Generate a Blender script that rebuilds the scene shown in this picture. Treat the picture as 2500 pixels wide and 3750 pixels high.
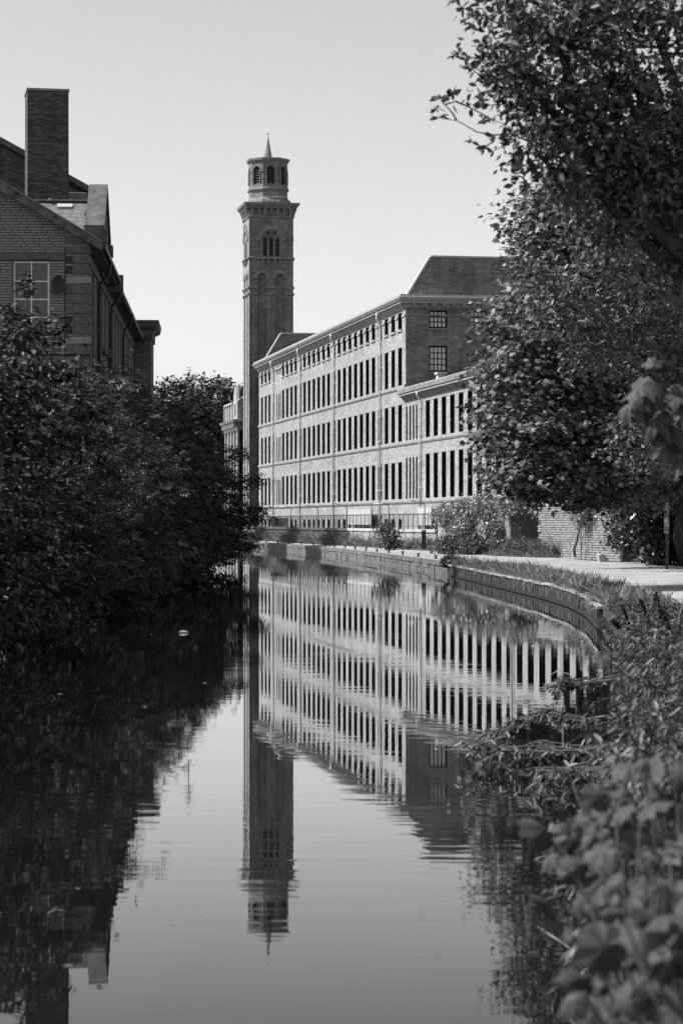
import bpy, math, random
import numpy as np
from mathutils import Vector, Matrix, geometry

for _o in list(bpy.data.objects):
    bpy.data.objects.remove(_o)
random.seed(7)
RNG = np.random.default_rng(11)
SC = bpy.context.scene
COL = SC.collection
R = math.radians

# ------------------------------------------------------------------ camera
cam_d = bpy.data.cameras.new('camera')
cam = bpy.data.objects.new('camera', cam_d)
COL.objects.link(cam)
CAMZ = 2.56
cam.location = (0, 0, CAMZ)
cam.rotation_euler = (R(90), 0, 0)
cam_d.sensor_fit = 'HORIZONTAL'
cam_d.sensor_width = 24.0
cam_d.lens = 85.0
cam_d.shift_y = 0.014
cam_d.clip_start = 0.1
cam_d.clip_end = 9000
cam_d.dof.use_dof = True
cam_d.dof.focus_distance = 120.0
cam_d.dof.aperture_fstop = 4.0
SC.camera = cam
FPX = 8854.0

# ------------------------------------------------------------------ sky, sun, exposure
SUN_EL = R(50)
SUN_AZ = R(-92)          # clockwise from +Y: the sun stands square to the left
world = bpy.data.worlds.new('World')
SC.world = world
world.use_nodes = True
wn = world.node_tree.nodes
wl = world.node_tree.links
wn.clear()
w_out = wn.new('ShaderNodeOutputWorld')
w_bg = wn.new('ShaderNodeBackground')
w_sky = wn.new('ShaderNodeTexSky')
w_sky.sky_type = 'NISHITA'
w_sky.sun_disc = False
w_sky.sun_elevation = SUN_EL
w_sky.sun_rotation = SUN_AZ
w_sky.air_density = 1.0
w_sky.dust_density = 1.5
w_sky.ozone_density = 1.0
# black-and-white film with a yellow-orange filter: one grey out of the sky's colours
w_sep = wn.new('ShaderNodeSeparateColor')
w_dot = wn.new('ShaderNodeVectorMath'); w_dot.operation = 'DOT_PRODUCT'
w_dot.inputs[1].default_value = (0.52, 0.44, 0.04)
w_com = wn.new('ShaderNodeCombineXYZ')
wl.new(w_sky.outputs[0], w_dot.inputs[0])
wn.remove(w_sep); wn.remove(w_com)
wl.new(w_dot.outputs['Value'], w_bg.inputs['Color'])
w_bg.inputs['Strength'].default_value = 0.15
wl.new(w_bg.outputs[0], w_out.inputs[0])

sun_d = bpy.data.lights.new('sun', 'SUN')
sun_d.energy = 4.6
sun_d.angle = R(0.5)
sun_d.color = (1, 1, 1)
sun = bpy.data.objects.new('sun', sun_d)
COL.objects.link(sun)
sdir = Vector((math.sin(SUN_AZ) * math.cos(SUN_EL), math.cos(SUN_AZ) * math.cos(SUN_EL), math.sin(SUN_EL)))
sun.rotation_euler = sdir.to_track_quat('Z', 'Y').to_euler()
sun.location = sdir * 60

vs = SC.view_settings
vs.view_transform = 'Standard'
vs.look = 'None'
vs.exposure = 0.55
vs.gamma = 1.0
vs.use_curve_mapping = False
SC.render.engine = 'CYCLES'
SC.cycles.use_denoising = True
SC.cycles.max_bounces = 8
SC.cycles.transparent_max_bounces = 8
SC.cycles.caustics_reflective = False
SC.cycles.caustics_refractive = False

# ================================================================== helpers
def at(u, v, Y):
    """a point of the place read from the photograph at distance Y"""
    return Vector(((u - 1250) / FPX * Y, Y, CAMZ - (v - 1910) / FPX * Y))


def tag(o, label=None, cat=None, group=None, kind=None):
    if label: o['label'] = label
    if cat: o['category'] = cat
    if group: o['group'] = group
    if kind: o['kind'] = kind
    return o


def empty(name, loc, rz=0.0):
    o = bpy.data.objects.new(name, None)
    o.empty_display_size = 0.3
    COL.objects.link(o)
    o.location = loc
    o.rotation_euler = (0, 0, rz)
    return o


def link(name, me, parent=None, loc=(0, 0, 0), rot=(0, 0, 0), scale=(1, 1, 1)):
    o = bpy.data.objects.new(name, me)
    COL.objects.link(o)
    if parent is not None: o.parent = parent
    o.location = loc
    o.rotation_euler = rot
    o.scale = scale
    return o


class MB:
    def __init__(s):
        s.v = []; s.f = []

    def add(s, pts, faces):
        b = len(s.v)
        s.v.extend([tuple(p) for p in pts])
        s.f.extend([tuple(b + i for i in q) for q in faces])
        return s

    def quad(s, a, b, c, d):
        return s.add([a, b, c, d], [(0, 1, 2, 3)])

    def poly(s, pts):
        return s.add(pts, [tuple(range(len(pts)))])

    def box(s, x0, x1, y0, y1, z0, z1):
        p = [(x0, y0, z0), (x1, y0, z0), (x1, y1, z0), (x0, y1, z0), (x0, y0, z1), (x1, y0, z1), (x1, y1, z1), (x0, y1, z1)]
        return s.add(p, [(3, 2, 1, 0), (4, 5, 6, 7), (0, 1, 5, 4), (1, 2, 6, 5), (2, 3, 7, 6), (3, 0, 4, 7)])

    def hexa(s, p):
        """eight corners: lower ring then upper ring"""
        return s.add(p, [(3, 2, 1, 0), (4, 5, 6, 7), (0, 1, 5, 4), (1, 2, 6, 5), (2, 3, 7, 6), (3, 0, 4, 7)])

    def prism(s, outer, holes, fn, d0, d1, back=True):
        """outline (s,z) with holes pushed from depth d0 to d1; fn(s,z,d)->xyz"""
        loops = [outer] + list(holes)
        tri = geometry.tessellate_polygon([[Vector((a, b, 0)) for a, b in lp] for lp in loops])
        flat = [q for lp in loops for q in lp]
        n = len(flat)
        pts = [fn(a, b, d0) for a, b in flat] + [fn(a, b, d1) for a, b in flat]
        fs = [tuple(t) for t in tri]
        if back: fs += [tuple(n + i for i in reversed(t)) for t in tri]
        k = 0
        for lp in loops:
            m = len(lp)
            for i in range(m):
                a, b = k + i, k + (i + 1) % m
                fs.append((a, b, n + b, n + a))
            k += m
        return s.add(pts, fs)

    def tube(s, pts, r, n=6, caps=True):
        pts = [Vector(p) for p in pts]
        rs = r if isinstance(r, (list, tuple)) else [r] * len(pts)
        b = len(s.v)
        ref = Vector((0.31, 0.2, 0.93)).normalized()
        for i, p in enumerate(pts):
            d = (pts[min(i + 1, len(pts) - 1)] - pts[max(i - 1, 0)])
            d = d.normalized() if d.length > 1e-9 else Vector((0, 0, 1))
            rf = ref if abs(d.dot(ref)) < 0.95 else Vector((1, 0, 0))
            a = d.cross(rf).normalized(); c = d.cross(a)
            for k in range(n):
                t = 2 * math.pi * k / n
                s.v.append(tuple(p + (a * math.cos(t) + c * math.sin(t)) * rs[i]))
        for i in range(len(pts) - 1):
            for k in range(n):
                k2 = (k + 1) % n
                s.f.append((b + i * n + k, b + i * n + k2, b + (i + 1) * n + k2, b + (i + 1) * n + k))
        if caps:
            s.f.append(tuple(b + k for k in reversed(range(n))))
            e = b + (len(pts) - 1) * n
            s.f.append(tuple(e + k for k in range(n)))
        return s

    def lathe(s, prof, n=12, cx=0, cy=0):
        b = len(s.v)
        for r, z in prof:
            for k in range(n):
                t = 2 * math.pi * k / n
                s.v.append((cx + r * math.cos(t), cy + r * math.sin(t), z))
        for i in range(len(prof) - 1):
            for k in range(n):
                k2 = (k + 1) % n
                s.f.append((b + i * n + k, b + i * n + k2, b + (i + 1) * n + k2, b + (i + 1) * n + k))
        s.f.append(tuple(b + k for k in reversed(range(n))))
        e = b + (len(prof) - 1) * n
        s.f.append(tuple(e + k for k in range(n)))
        return s

    def sweep(s, path, prof, closed=True):
        """profile (out,z) swept round a counter-clockwise plan path with mitred corners"""
        m = len(path)
        def nrm(i, j):
            dx, dy = path[j][0] - path[i][0], path[j][1] - path[i][1]
            l = math.hypot(dx, dy)
            return (dy / l, -dx / l)
        offs = []
        for i in range(m):
            if closed or 0 < i < m - 1:
                a = nrm((i - 1) % m, i); c = nrm(i, (i + 1) % m)
                k = 1 + a[0] * c[0] + a[1] * c[1]
                offs.append(((a[0] + c[0]) / k, (a[1] + c[1]) / k))
            elif i == 0: offs.append(nrm(0, 1))
            else: offs.append(nrm(m - 2, m - 1))
        b = len(s.v); P = len(prof)
        for i in range(m):
            for o, z in prof:
                s.v.append((path[i][0] + offs[i][0] * o, path[i][1] + offs[i][1] * o, z))
        rng = range(m) if closed else range(m - 1)
        for i in rng:
            j = (i + 1) % m
            for k in range(P - 1):
                s.f.append((b + i * P + k, b + j * P + k, b + j * P + k + 1, b + i * P + k + 1))
        if not closed:
            s.f.append(tuple(b + k for k in range(P)))
            s.f.append(tuple(b + (m - 1) * P + k for k in reversed(range(P))))
        return s

    def wall(s, fn, s0, s1, z0, z1, holes, depth):
        """a wall sheet with rectangular openings and their reveals"""
        ss = sorted(set([s0, s1] + [h[0] for h in holes] + [h[1] for h in holes]))
        zs = sorted(set([z0, z1] + [h[2] for h in holes] + [h[3] for h in holes]))
        ss = [a for a in ss if s0 - 1e-6 <= a <= s1 + 1e-6]
        zs = [a for a in zs if z0 - 1e-6 <= a <= z1 + 1e-6]
        idx = {}
        def vid(i, j):
            if (i, j) not in idx:
                idx[(i, j)] = len(s.v)
                s.v.append(tuple(fn(ss[i], zs[j], 0)))
            return idx[(i, j)]
        for j in range(len(zs) - 1):
            zc = (zs[j] + zs[j + 1]) / 2
            row = [h for h in holes if h[2] < zc < h[3]]
            for i in range(len(ss) - 1):
                sc = (ss[i] + ss[i + 1]) / 2
                if any(h[0] < sc < h[1] for h in row): continue
                s.f.append((vid(i, j), vid(i + 1, j), vid(i + 1, j + 1), vid(i, j + 1)))
        for a, b, c, d in holes:
            p = [fn(a, c, 0), fn(b, c, 0), fn(b, d, 0), fn(a, d, 0)]
            q = [fn(a, c, -depth), fn(b, c, -depth), fn(b, d, -depth), fn(a, d, -depth)]
            for k in range(4):
                k2 = (k + 1) % 4
                s.quad(p[k], p[k2], q[k2], q[k])
        return s

    def mesh(s, name, mat, smooth=False):
        me = bpy.data.meshes.new(name)
        me.from_pydata(s.v, [], s.f)
        me.update()
        box_uv(me)
        if mat is not None: me.materials.append(mat)
        if smooth: me.polygons.foreach_set('use_smooth', [True] * len(me.polygons))
        return me

    def build(s, name, mat, parent=None, smooth=False, base=True):
        o = link(name, s.mesh(name, mat, smooth), parent)
        if parent is not None and base:
            o.location.z = -BASE.get(parent.name, 0.0)
        return o


BASE = {}


def box_uv(me):
    nl = len(me.loops); npoly = len(me.polygons)
    if nl == 0: return
    co = np.empty(len(me.vertices) * 3); me.vertices.foreach_get('co', co); co = co.reshape(-1, 3)
    vi = np.empty(nl, dtype=np.int32); me.loops.foreach_get('vertex_index', vi)
    nr = np.empty(npoly * 3); me.polygons.foreach_get('normal', nr); nr = np.abs(nr.reshape(-1, 3))
    lt = np.empty(npoly, dtype=np.int32); me.polygons.foreach_get('loop_total', lt)
    pi = np.repeat(np.arange(npoly), lt)
    ax = np.argmax(nr * np.array([1, 1, 1.25]), axis=1)[pi]
    p = co[vi]
    uv = np.empty((nl, 2))
    uv[:, 0] = np.where(ax == 0, p[:, 1], p[:, 0])
    uv[:, 1] = np.where(ax == 2, p[:, 1], p[:, 2])
    lay = me.uv_layers.new(name='UVMap')
    lay.data.foreach_set('uv', uv.astype(np.float32).ravel())


# ------------------------------------------------------------------ materials
def nmat(name):
    m = bpy.data.materials.new(name)
    m.use_nodes = True
    nt = m.node_tree
    b = nt.nodes['Principled BSDF']
    return m, nt, nt.nodes, nt.links, b


def g(x): return (x, x, x, 1)


def ramp(N, stops):
    r = N.new('ShaderNodeValToRGB')
    e = r.color_ramp.elements
    e[0].position, e[0].color = stops[0][0], g(stops[0][1])
    e[1].position, e[1].color = stops[-1][0], g(stops[-1][1])
    for p, c in stops[1:-1]:
        q = e.new(p); q.color = g(c)
    return r


def noise(N, L, vec, scale, detail=4.0, rough=0.55):
    n = N.new('ShaderNodeTexNoise')
    n.inputs['Scale'].default_value = scale
    n.inputs['Detail'].default_value = detail
    n.inputs['Roughness'].default_value = rough
    if vec is not None: L.new(vec, n.inputs['Vector'])
    return n


def mul(N, L, a, b):
    m = N.new('ShaderNodeMix'); m.data_type = 'RGBA'; m.blend_type = 'MULTIPLY'
    m.inputs[0].default_value = 1.0
    L.new(a, m.inputs[6]); L.new(b, m.inputs[7])
    return m.outputs[2]


def plain(name, base, rough=0.7, var=0.25, nscale=3.0, bump=0.0, spec=0.3, metal=0.0, stretch=None):
    m, nt, N, L, b = nmat(name)
    tc = N.new('ShaderNodeTexCoord')
    vec = tc.outputs['Object']
    if stretch:
        mp = N.new('ShaderNodeMapping'); mp.inputs['Scale'].default_value = stretch
        L.new(vec, mp.inputs['Vector']); vec = mp.outputs[0]
    n = noise(N, L, vec, nscale, 6)
    r = ramp(N, [(0.25, base * (1 - var)), (0.75, base * (1 + var))])
    L.new(n.outputs['Fac'], r.inputs[0])
    L.new(r.outputs[0], b.inputs['Base Color'])
    b.inputs['Roughness'].default_value = rough
    b.inputs['Specular IOR Level'].default_value = spec
    b.inputs['Metallic'].default_value = metal
    if bump:
        n2 = noise(N, L, vec, nscale * 6, 5)
        bp = N.new('ShaderNodeBump'); bp.inputs['Strength'].default_value = bump; bp.inputs['Distance'].default_value = 0.02
        L.new(n2.outputs['Fac'], bp.inputs['Height']); L.new(bp.outputs[0], b.inputs['Normal'])
    return m


def masonry(name, base, course=0.2, length=0.5, var=0.35, mortar=0.65, bump=0.5, stain=0.35, msize=0.012, streak=0.15):
    m, nt, N, L, b = nmat(name)
    tc = N.new('ShaderNodeTexCoord')
    uv = tc.outputs['UV']
    # a slow wobble keeps the courses from being ruler-straight
    wob = noise(N, L, uv, 0.9, 2)
    vm = N.new('ShaderNodeVectorMath'); vm.operation = 'MULTIPLY_ADD'
    vm.inputs[1].default_value = (0.05, 0.05, 0.0)
    L.new(wob.outputs['Color'], vm.inputs[0]); L.new(uv, vm.inputs[2])
    br = N.new('ShaderNodeTexBrick')
    L.new(vm.outputs[0], br.inputs['Vector'])
    br.inputs['Color1'].default_value = g(base * (1 - var))
    br.inputs['Color2'].default_value = g(base * (1 + var))
    br.inputs['Mortar'].default_value = g(base * mortar)
    br.inputs['Scale'].default_value = 1.0
    br.inputs['Mortar Size'].default_value = msize
    br.inputs['Mortar Smooth'].default_value = 0.3
    br.inputs['Bias'].default_value = 0.0
    br.inputs['Brick Width'].default_value = length
    br.inputs['Row Height'].default_value = course
    br.offset = 0.5; br.squash = 0.75; br.squash_frequency = 3
    st = noise(N, L, uv, 0.35, 6, 0.6)
    rs = ramp(N, [(0.3, 1 - stain), (0.7, 1 + stain * 0.4)])
    L.new(st.outputs['Fac'], rs.inputs[0])
    c = mul(N, L, br.outputs['Color'], rs.outputs[0])
    mp = N.new('ShaderNodeMapping'); mp.inputs['Scale'].default_value = (2.2, 0.12, 1)
    L.new(uv, mp.inputs['Vector'])
    sk = noise(N, L, mp.outputs[0], 1.0, 5, 0.65)
    rk = ramp(N, [(0.35, 1 - streak), (0.65, 1 + streak)])
    L.new(sk.outputs['Fac'], rk.inputs[0])
    c = mul(N, L, c, rk.outputs[0])
    fine = noise(N, L, uv, 14, 5, 0.7)
    rf = ramp(N, [(0.2, 0.8), (0.8, 1.2)])
    L.new(fine.outputs['Fac'], rf.inputs[0])
    c = mul(N, L, c, rf.outputs[0])
    L.new(c, b.inputs['Base Color'])
    b.inputs['Roughness'].default_value = 0.9
    b.inputs['Specular IOR Level'].default_value = 0.15
    inv = N.new('ShaderNodeMath'); inv.operation = 'MULTIPLY_ADD'
    inv.inputs[1].default_value = -1.0; inv.inputs[2].default_value = 1.0
    L.new(br.outputs['Fac'], inv.inputs[0])
    ad = N.new('ShaderNodeMath'); ad.operation = 'MULTIPLY_ADD'; ad.inputs[1].default_value = 0.6
    L.new(fine.outputs['Fac'], ad.inputs[0]); L.new(inv.outputs[0], ad.inputs[2])
    bp = N.new('ShaderNodeBump'); bp.inputs['Strength'].default_value = bump; bp.inputs['Distance'].default_value = 0.03
    L.new(ad.outputs[0], bp.inputs['Height']); L.new(bp.outputs[0], b.inputs['Normal'])
    return m


def leafmat(name, lo, hi, rough=0.45, spec=0.5, trans=0.25):
    m, nt, N, L, b = nmat(name)
    gm = N.new('ShaderNodeNewGeometry')
    r = ramp(N, [(0.0, lo), (1.0, hi)])
    L.new(gm.outputs['Random Per Island'], r.inputs[0])
    L.new(r.outputs[0], b.inputs['Base Color'])
    b.inputs['Roughness'].default_value = rough
    b.inputs['Specular IOR Level'].default_value = spec
    tr = N.new('ShaderNodeBsdfTranslucent')
    L.new(r.outputs[0], tr.inputs['Color'])
    mx = N.new('ShaderNodeMixShader'); mx.inputs[0].default_value = trans
    L.new(b.outputs[0], mx.inputs[1]); L.new(tr.outputs[0], mx.inputs[2])
    L.new(mx.outputs[0], N['Material Output'].inputs['Surface'])
    return m


M = {}
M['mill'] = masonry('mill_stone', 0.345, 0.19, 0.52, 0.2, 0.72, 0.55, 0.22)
M['gable'] = masonry('shaded_mill_stone', 0.21, 0.17, 0.5, 0.24, 0.6, 0.5, 0.35)  # mill stone darkened for the unlit sides, shade put into the colour
M['tower'] = masonry('shaded_tower_stone', 0.19, 0.18, 0.5, 0.24, 0.6, 0.4, 0.3)  # tower faces away from the sun, shade put into the colour
M['lanternstone'] = masonry('tower_ashlar', 0.21, 0.2, 0.6, 0.2, 0.8, 0.4, 0.25)  # same tone on every face of the lantern
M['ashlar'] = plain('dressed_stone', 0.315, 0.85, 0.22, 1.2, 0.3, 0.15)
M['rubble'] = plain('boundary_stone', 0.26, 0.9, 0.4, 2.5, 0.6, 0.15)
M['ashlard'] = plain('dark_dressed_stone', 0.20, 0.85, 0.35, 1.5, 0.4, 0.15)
M['coping'] = plain('coping_stone', 0.42, 0.8, 0.2, 0.9, 0.3, 0.2)
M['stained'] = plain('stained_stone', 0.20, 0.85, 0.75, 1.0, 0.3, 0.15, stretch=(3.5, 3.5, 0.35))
M['roof'] = masonry('slate_roof', 0.10, 0.25, 0.4, 0.3, 0.6, 0.5, 0.3)
M['lead'] = plain('lead_sheet', 0.16, 0.5, 0.3, 2.0, 0.1, 0.4)
M['glass'] = plain('dark_glass', 0.006, 0.5, 0.5, 0.7, 0.0, 0.05)
M['paleglass'] = plain('pale_glass', 0.60, 0.25, 0.25, 0.8, 0.0, 0.5)  # pale for blinds and for sky reflection put into the colour
M['greyglass'] = plain('grey_glass', 0.075, 0.2, 0.5, 0.8, 0.0, 0.5)
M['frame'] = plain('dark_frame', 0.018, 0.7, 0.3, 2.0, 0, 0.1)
M['whiteframe'] = plain('pale_painted_frame', 0.62, 0.6, 0.3, 4.0)
M['pipe'] = plain('pale_painted_pipe', 0.6, 0.5, 0.12, 2.0)
M['iron'] = plain('dark_iron', 0.025, 0.55, 0.4, 6.0, 0.2, 0.4)
M['lamp'] = plain('pale_lamp_head', 0.55, 0.35, 0.1, 3.0, 0, 0.5)
M['white'] = plain('white_board', 0.45, 0.6, 0.1, 0.6)
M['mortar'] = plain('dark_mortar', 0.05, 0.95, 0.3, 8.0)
M['brick'] = plain('house_stone', 0.22, 0.85, 0.3, 2.5, 0.5, 0.15)
M['quoin'] = plain('quoin_stone', 0.11, 0.9, 0.55, 2.2, 0.9, 0.15)
M['band'] = plain('band_stone', 0.10, 0.85, 0.25, 2.0, 0.3, 0.15)
M['house'] = masonry('house_masonry', 0.17, 0.103, 0.46, 0.25, 0.35, 0.6, 0.25)
M['chimney'] = masonry('chimney_brick', 0.085, 0.10, 0.34, 0.45, 0.6, 0.4, 0.35)
M['wood'] = plain('weathered_wood', 0.16, 0.85, 0.6, 2.5, 0.5, 0.2, stretch=(1, 6, 6))
M['bargeboard'] = plain('flaking_bargeboard', 0.10, 0.85, 0.7, 4.0, 0.6, 0.2)
M['plank'] = plain('wet_planks', 0.045, 0.7, 0.9, 3.0, 0.5, 0.4, stretch=(4, 4, 0.6))
M['paleplank'] = plain('bleached_timber', 0.33, 0.8, 0.75, 2.0, 0.4, 0.2)
M['quay'] = plain('quay_stone', 0.15, 0.9, 0.85, 1.4, 0.8, 0.2, stretch=(2.5, 2.5, 0.6))
M['dirt'] = plain('earth_and_turf', 0.06, 0.95, 0.5, 1.2, 0.6, 0.1)
M['lawn'] = plain('trodden_turf', 0.10, 0.95, 0.5, 2.5, 0.8, 0.1)
M['path'] = plain('gravel_path', 0.29, 0.95, 0.45, 1.1, 0.7, 0.1)
M['slate'] = plain('grey_slate', 0.15, 0.45, 0.3, 3.0, 0.3, 0.5)
M['bark'] = plain('bark', 0.05, 0.9, 0.4, 5.0, 0.8, 0.2, stretch=(3, 3, 0.6))
M['twig'] = plain('twig_bark', 0.12, 0.8, 0.4, 8.0, 0.2, 0.3)
M['leafL'] = leafmat('ash_leaf', 0.004, 0.095, 0.5, 0.2, 0.07)
M['leafR'] = leafmat('sycamore_leaf', 0.03, 0.21, 0.5, 0.3, 0.18)
M['leafW'] = leafmat('whitebeam_leaf', 0.02, 0.17, 0.48, 0.35, 0.18)
M['leafI'] = leafmat('ivy_leaf', 0.09, 0.24, 0.35, 0.6, 0.15)
M['leafD'] = leafmat('dark_hedge_leaf', 0.01, 0.045, 0.35, 0.35, 0.15)
M['leafB'] = leafmat('bank_leaf', 0.015, 0.15, 0.42, 0.35, 0.22)
M['bigleaf'] = leafmat('broad_leaf', 0.02, 0.085, 0.6, 0.25, 0.2)
M['grass'] = leafmat('grass_blade', 0.06, 0.22, 0.5, 0.4, 0.3)
M['spike'] = leafmat('seed_spike', 0.012, 0.035, 0.8, 0.1, 0.0)
M['flower'] = leafmat('pale_flower', 0.4, 0.6, 0.8, 0.1, 0.2)
M['plastic'] = plain('pale_plastic', 0.6, 0.2, 0.2, 10.0, 0, 0.5)
M['deadleaf'] = leafmat('pale_dead_leaf', 0.12, 0.4, 0.7, 0.2, 0.0)


def water_mat():
    m, nt, N, L, b = nmat('canal_water')
    b.inputs['Base Color'].default_value = g(0.006)
    b.inputs['Roughness'].default_value = 0.6
    b.inputs['Specular IOR Level'].default_value = 0.0
    tc = N.new('ShaderNodeTexCoord')
    def waves(sx, sy, sc, det):
        mp = N.new('ShaderNodeMapping'); mp.inputs['Scale'].default_value = (sx, sy, 1)
        L.new(tc.outputs['Object'], mp.inputs['Vector'])
        return noise(N, L, mp.outputs[0], sc, det, 0.5).outputs['Fac']
    def math_(op, a, c):
        q = N.new('ShaderNodeMath'); q.operation = op
        for i, x in enumerate((a, c)):
            if isinstance(x, (int, float)): q.inputs[i].default_value = x
            else: L.new(x, q.inputs[i])
        return q.outputs[0]
    # long low swell plus finer cat's-paws that come and go over the canal
    swell = waves(0.26, 1.0, 2.7, 2)
    rip = waves(0.3, 1.0, 4.2, 2)
    big = waves(0.05, 0.085, 1.0, 3)
    rb = ramp(N, [(0.44, 0.06), (0.62, 1.0)]); L.new(big, rb.inputs[0])
    h = math_('ADD', math_('MULTIPLY', math_('MULTIPLY', swell, math_('ADD', rb.outputs[0], 0.12)), 1.0), math_('MULTIPLY', math_('MULTIPLY', rip, rb.outputs[0]), 0.22))
    bp = N.new('ShaderNodeBump'); bp.inputs['Strength'].default_value = 1.0
    bp.inputs['Distance'].default_value = WATER_AMP
    L.new(h, bp.inputs['Height'])
    gl = N.new('ShaderNodeBsdfGlossy'); gl.inputs['Roughness'].default_value = 0.012
    gl.inputs['Color'].default_value = g(0.97)
    L.new(bp.outputs[0], gl.inputs['Normal'])
    fr = N.new('ShaderNodeFresnel'); fr.inputs['IOR'].default_value = 1.33
    L.new(bp.outputs[0], fr.inputs['Normal'])
    rr_ = ramp(N, [(0.0, 0.0), (0.27, 0.23), (0.5, 0.68), (0.7, 0.88), (1.0, 1.0)])
    L.new(fr.outputs[0], rr_.inputs[0])
    mx = N.new('ShaderNodeMixShader')
    L.new(rr_.outputs[0], mx.inputs[0]); L.new(b.outputs[0], mx.inputs[1]); L.new(gl.outputs[0], mx.inputs[2])
    L.new(mx.outputs[0], N['Material Output'].inputs['Surface'])
    return m


WATER_AMP = 0.0021
M['water'] = water_mat()

# ================================================================== plan of the place
# canal edges as (Y, X) tables
RIGHT = [(-60, 0.2), (0, 0.45), (6, 0.75), (9, 0.95), (14, 1.5), (20, 2.4), (30, 3.7), (42, 5.0), (50, 5.7), (58.9, 6.27), (65, 6.65),
         (72, 6.85), (79, 6.74), (92, 6.14), (104, 5.6), (114, 5.1), (118, 4.95), (130, 3.95), (151.6, 2.12), (170, 0.2), (192, -2.3),
         (213.8, -5.6), (243, -10.2), (275, -16), (330, -30), (420, -58), (700, -150), (4000, -1300)]
LEFT = [(-60, -8.6), (0, -8.4), (40, -8.0), (90, -7.9), (130, -8.2), (160, -10), (190, -13.6), (220, -17.6), (250, -22.5), (290, -30),
        (340, -45), (420, -72), (700, -164), (4000, -1314)]
def tab(T, y):
    return float(np.interp(y, [a for a, _ in T], [b for _, b in T]))
def xr(y): return tab(RIGHT, y)
def xl(y): return tab(LEFT, y)
# path: canal-side edge and inner edge
PATH_IN = [(-60, 2.6), (8, 3.2), (30, 6.0), (45, 7.3), (56, 7.75), (67, 8.1), (81, 8.3), (95, 8.25), (102, 8.0), (112, 6.3), (117, 5.35),
           (121, 4.75), (130, 4.0), (151.6, 2.16), (170, 0.24), (192, -2.26), (213.8, -5.56), (243, -10.16), (270, -15)]
PATH_OUT = [(-60, 9), (30, 12), (60, 16), (100, 22), (117, 24), (118, 22), (121.5, 12.0), (124, 10.1), (130, 8.3), (141, 7.1), (150, 5.9), (165, 3.75),
            (185, 0.2), (205, -3.2), (225, -6.2), (243, -9.4), (270, -14.2)]
WALLX = [(-60, 30), (100, 34), (112, 15.8), (120, 12.4), (134, 9.6), (152, 6.6), (177, 2.0), (205, -3.1), (225, -6.1), (243, -9.0), (275, -13.5),
         (330, -27), (420, -55), (700, -147), (4000, -1290)]
GZ = 0.62


def ground():
    ys = sorted(set([a for a, _ in RIGHT] + [a for a, _ in LEFT] + [a for a, _ in WALLX] + list(range(-40, 280, 6)) + [1200, 2400]))
    mb = MB()
    rows = []
    for y in ys:
        r, l, w = xr(y), xl(y), tab(WALLX, y)
        po = tab(PATH_OUT, y) if y < 270 else r + 1
        po = max(po, r + 0.2); w = max(w, po + 0.3)
        row = [(-4000, y, 0.8), (l - 30, y, 0.9), (l - 3, y, 0.95), (l, y, 0.45), (l + 0.25, y, -1.2), (r - 0.02, y, -1.2), (r + 0.02, y, GZ - 0.06 if y < 59 else GZ - 0.02),
               (r + 0.5, y, GZ), (po, y, GZ + 0.08), (w, y, 1.05 if y > 112 else GZ + 0.2), (w + 8, y, 0.9), (4000, y, 0.8)]
        rows.append(row)
    n = len(rows[0])
    for row in rows: mb.v.extend(row)
    for i in range(len(rows) - 1):
        for k in range(n - 1):
            mb.f.append((i * n + k, i * n + k + 1, (i + 1) * n + k + 1, (i + 1) * n + k))
    o = mb.build('ground', M['dirt']); tag(o, kind='structure')
    # water
    mb = MB(); wy = [y for y in ys]
    for y in wy: mb.v.extend([(xl(y) - 0.4, y, 0), (xr(y) + 0.4, y, 0)])
    for i in range(len(wy) - 1): mb.f.append((2 * i, 2 * i + 1, 2 * i + 3, 2 * i + 2))
    o = mb.build('water', M['water']); tag(o, kind='structure')
    # towpath sheet
    mb = MB(); yy = sorted(set([a for a, _ in PATH_IN] + [a for a, _ in PATH_OUT] + list(range(-40, 270, 3))))
    for y in yy:
        a = max(tab(PATH_IN, y), xr(y) + 0.03); c = max(tab(PATH_OUT, y), a + 0.25)
        e = xr(y)
        def gz(x):
            po = max(tab(PATH_OUT, y), e + 0.2)
            t = min(1, max(0, (x - e - 0.5) / max(0.01, po - e - 0.5)))
            return GZ + 0.08 * t
        j = 0.14 * math.sin(y * 1.7) + 0.1 * math.sin(y * 0.61 + 1)
        if y < 114: a += j
        c = c - 0.12 + j * 0.6
        for k in range(5):
            x = a + (c - a) * k / 4
            mb.v.append((x, y, gz(x) + 0.012))
    for i in range(len(yy) - 1):
        for k in range(4):
            mb.f.append((5 * i + k, 5 * i + k + 1, 5 * i + k + 6, 5 * i + k + 5))
    o = mb.build('towpath', M['path']); tag(o, kind='structure')


ground()

# ================================================================== the mill
D1 = Vector((-0.17352, 0.98483, 0))
MILL_O = Vector((4.72, 178.0, 1.0))
MILL_RZ = math.atan2(D1.y, D1.x)


def mill_xy(t, out):
    """canal-front coordinates of the mill to plan"""
    n = Vector((-D1.y, D1.x, 0))
    return Vector((MILL_O.x, MILL_O.y, 0)) + D1 * t + n * out


def fac(s, z, d): return (s, d, z)            # canal front: s along, d outwards
def gab(s, z, d): return (-d, -s, z)          # end facing the camera: s to the right, d outwards


def thing_base(name, loc, rz, label, cat, group=None):
    e = empty(name, loc, rz)
    BASE[e.name] = loc[2]
    tag(e, label, cat, group)
    return e


_WM = {}


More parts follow.
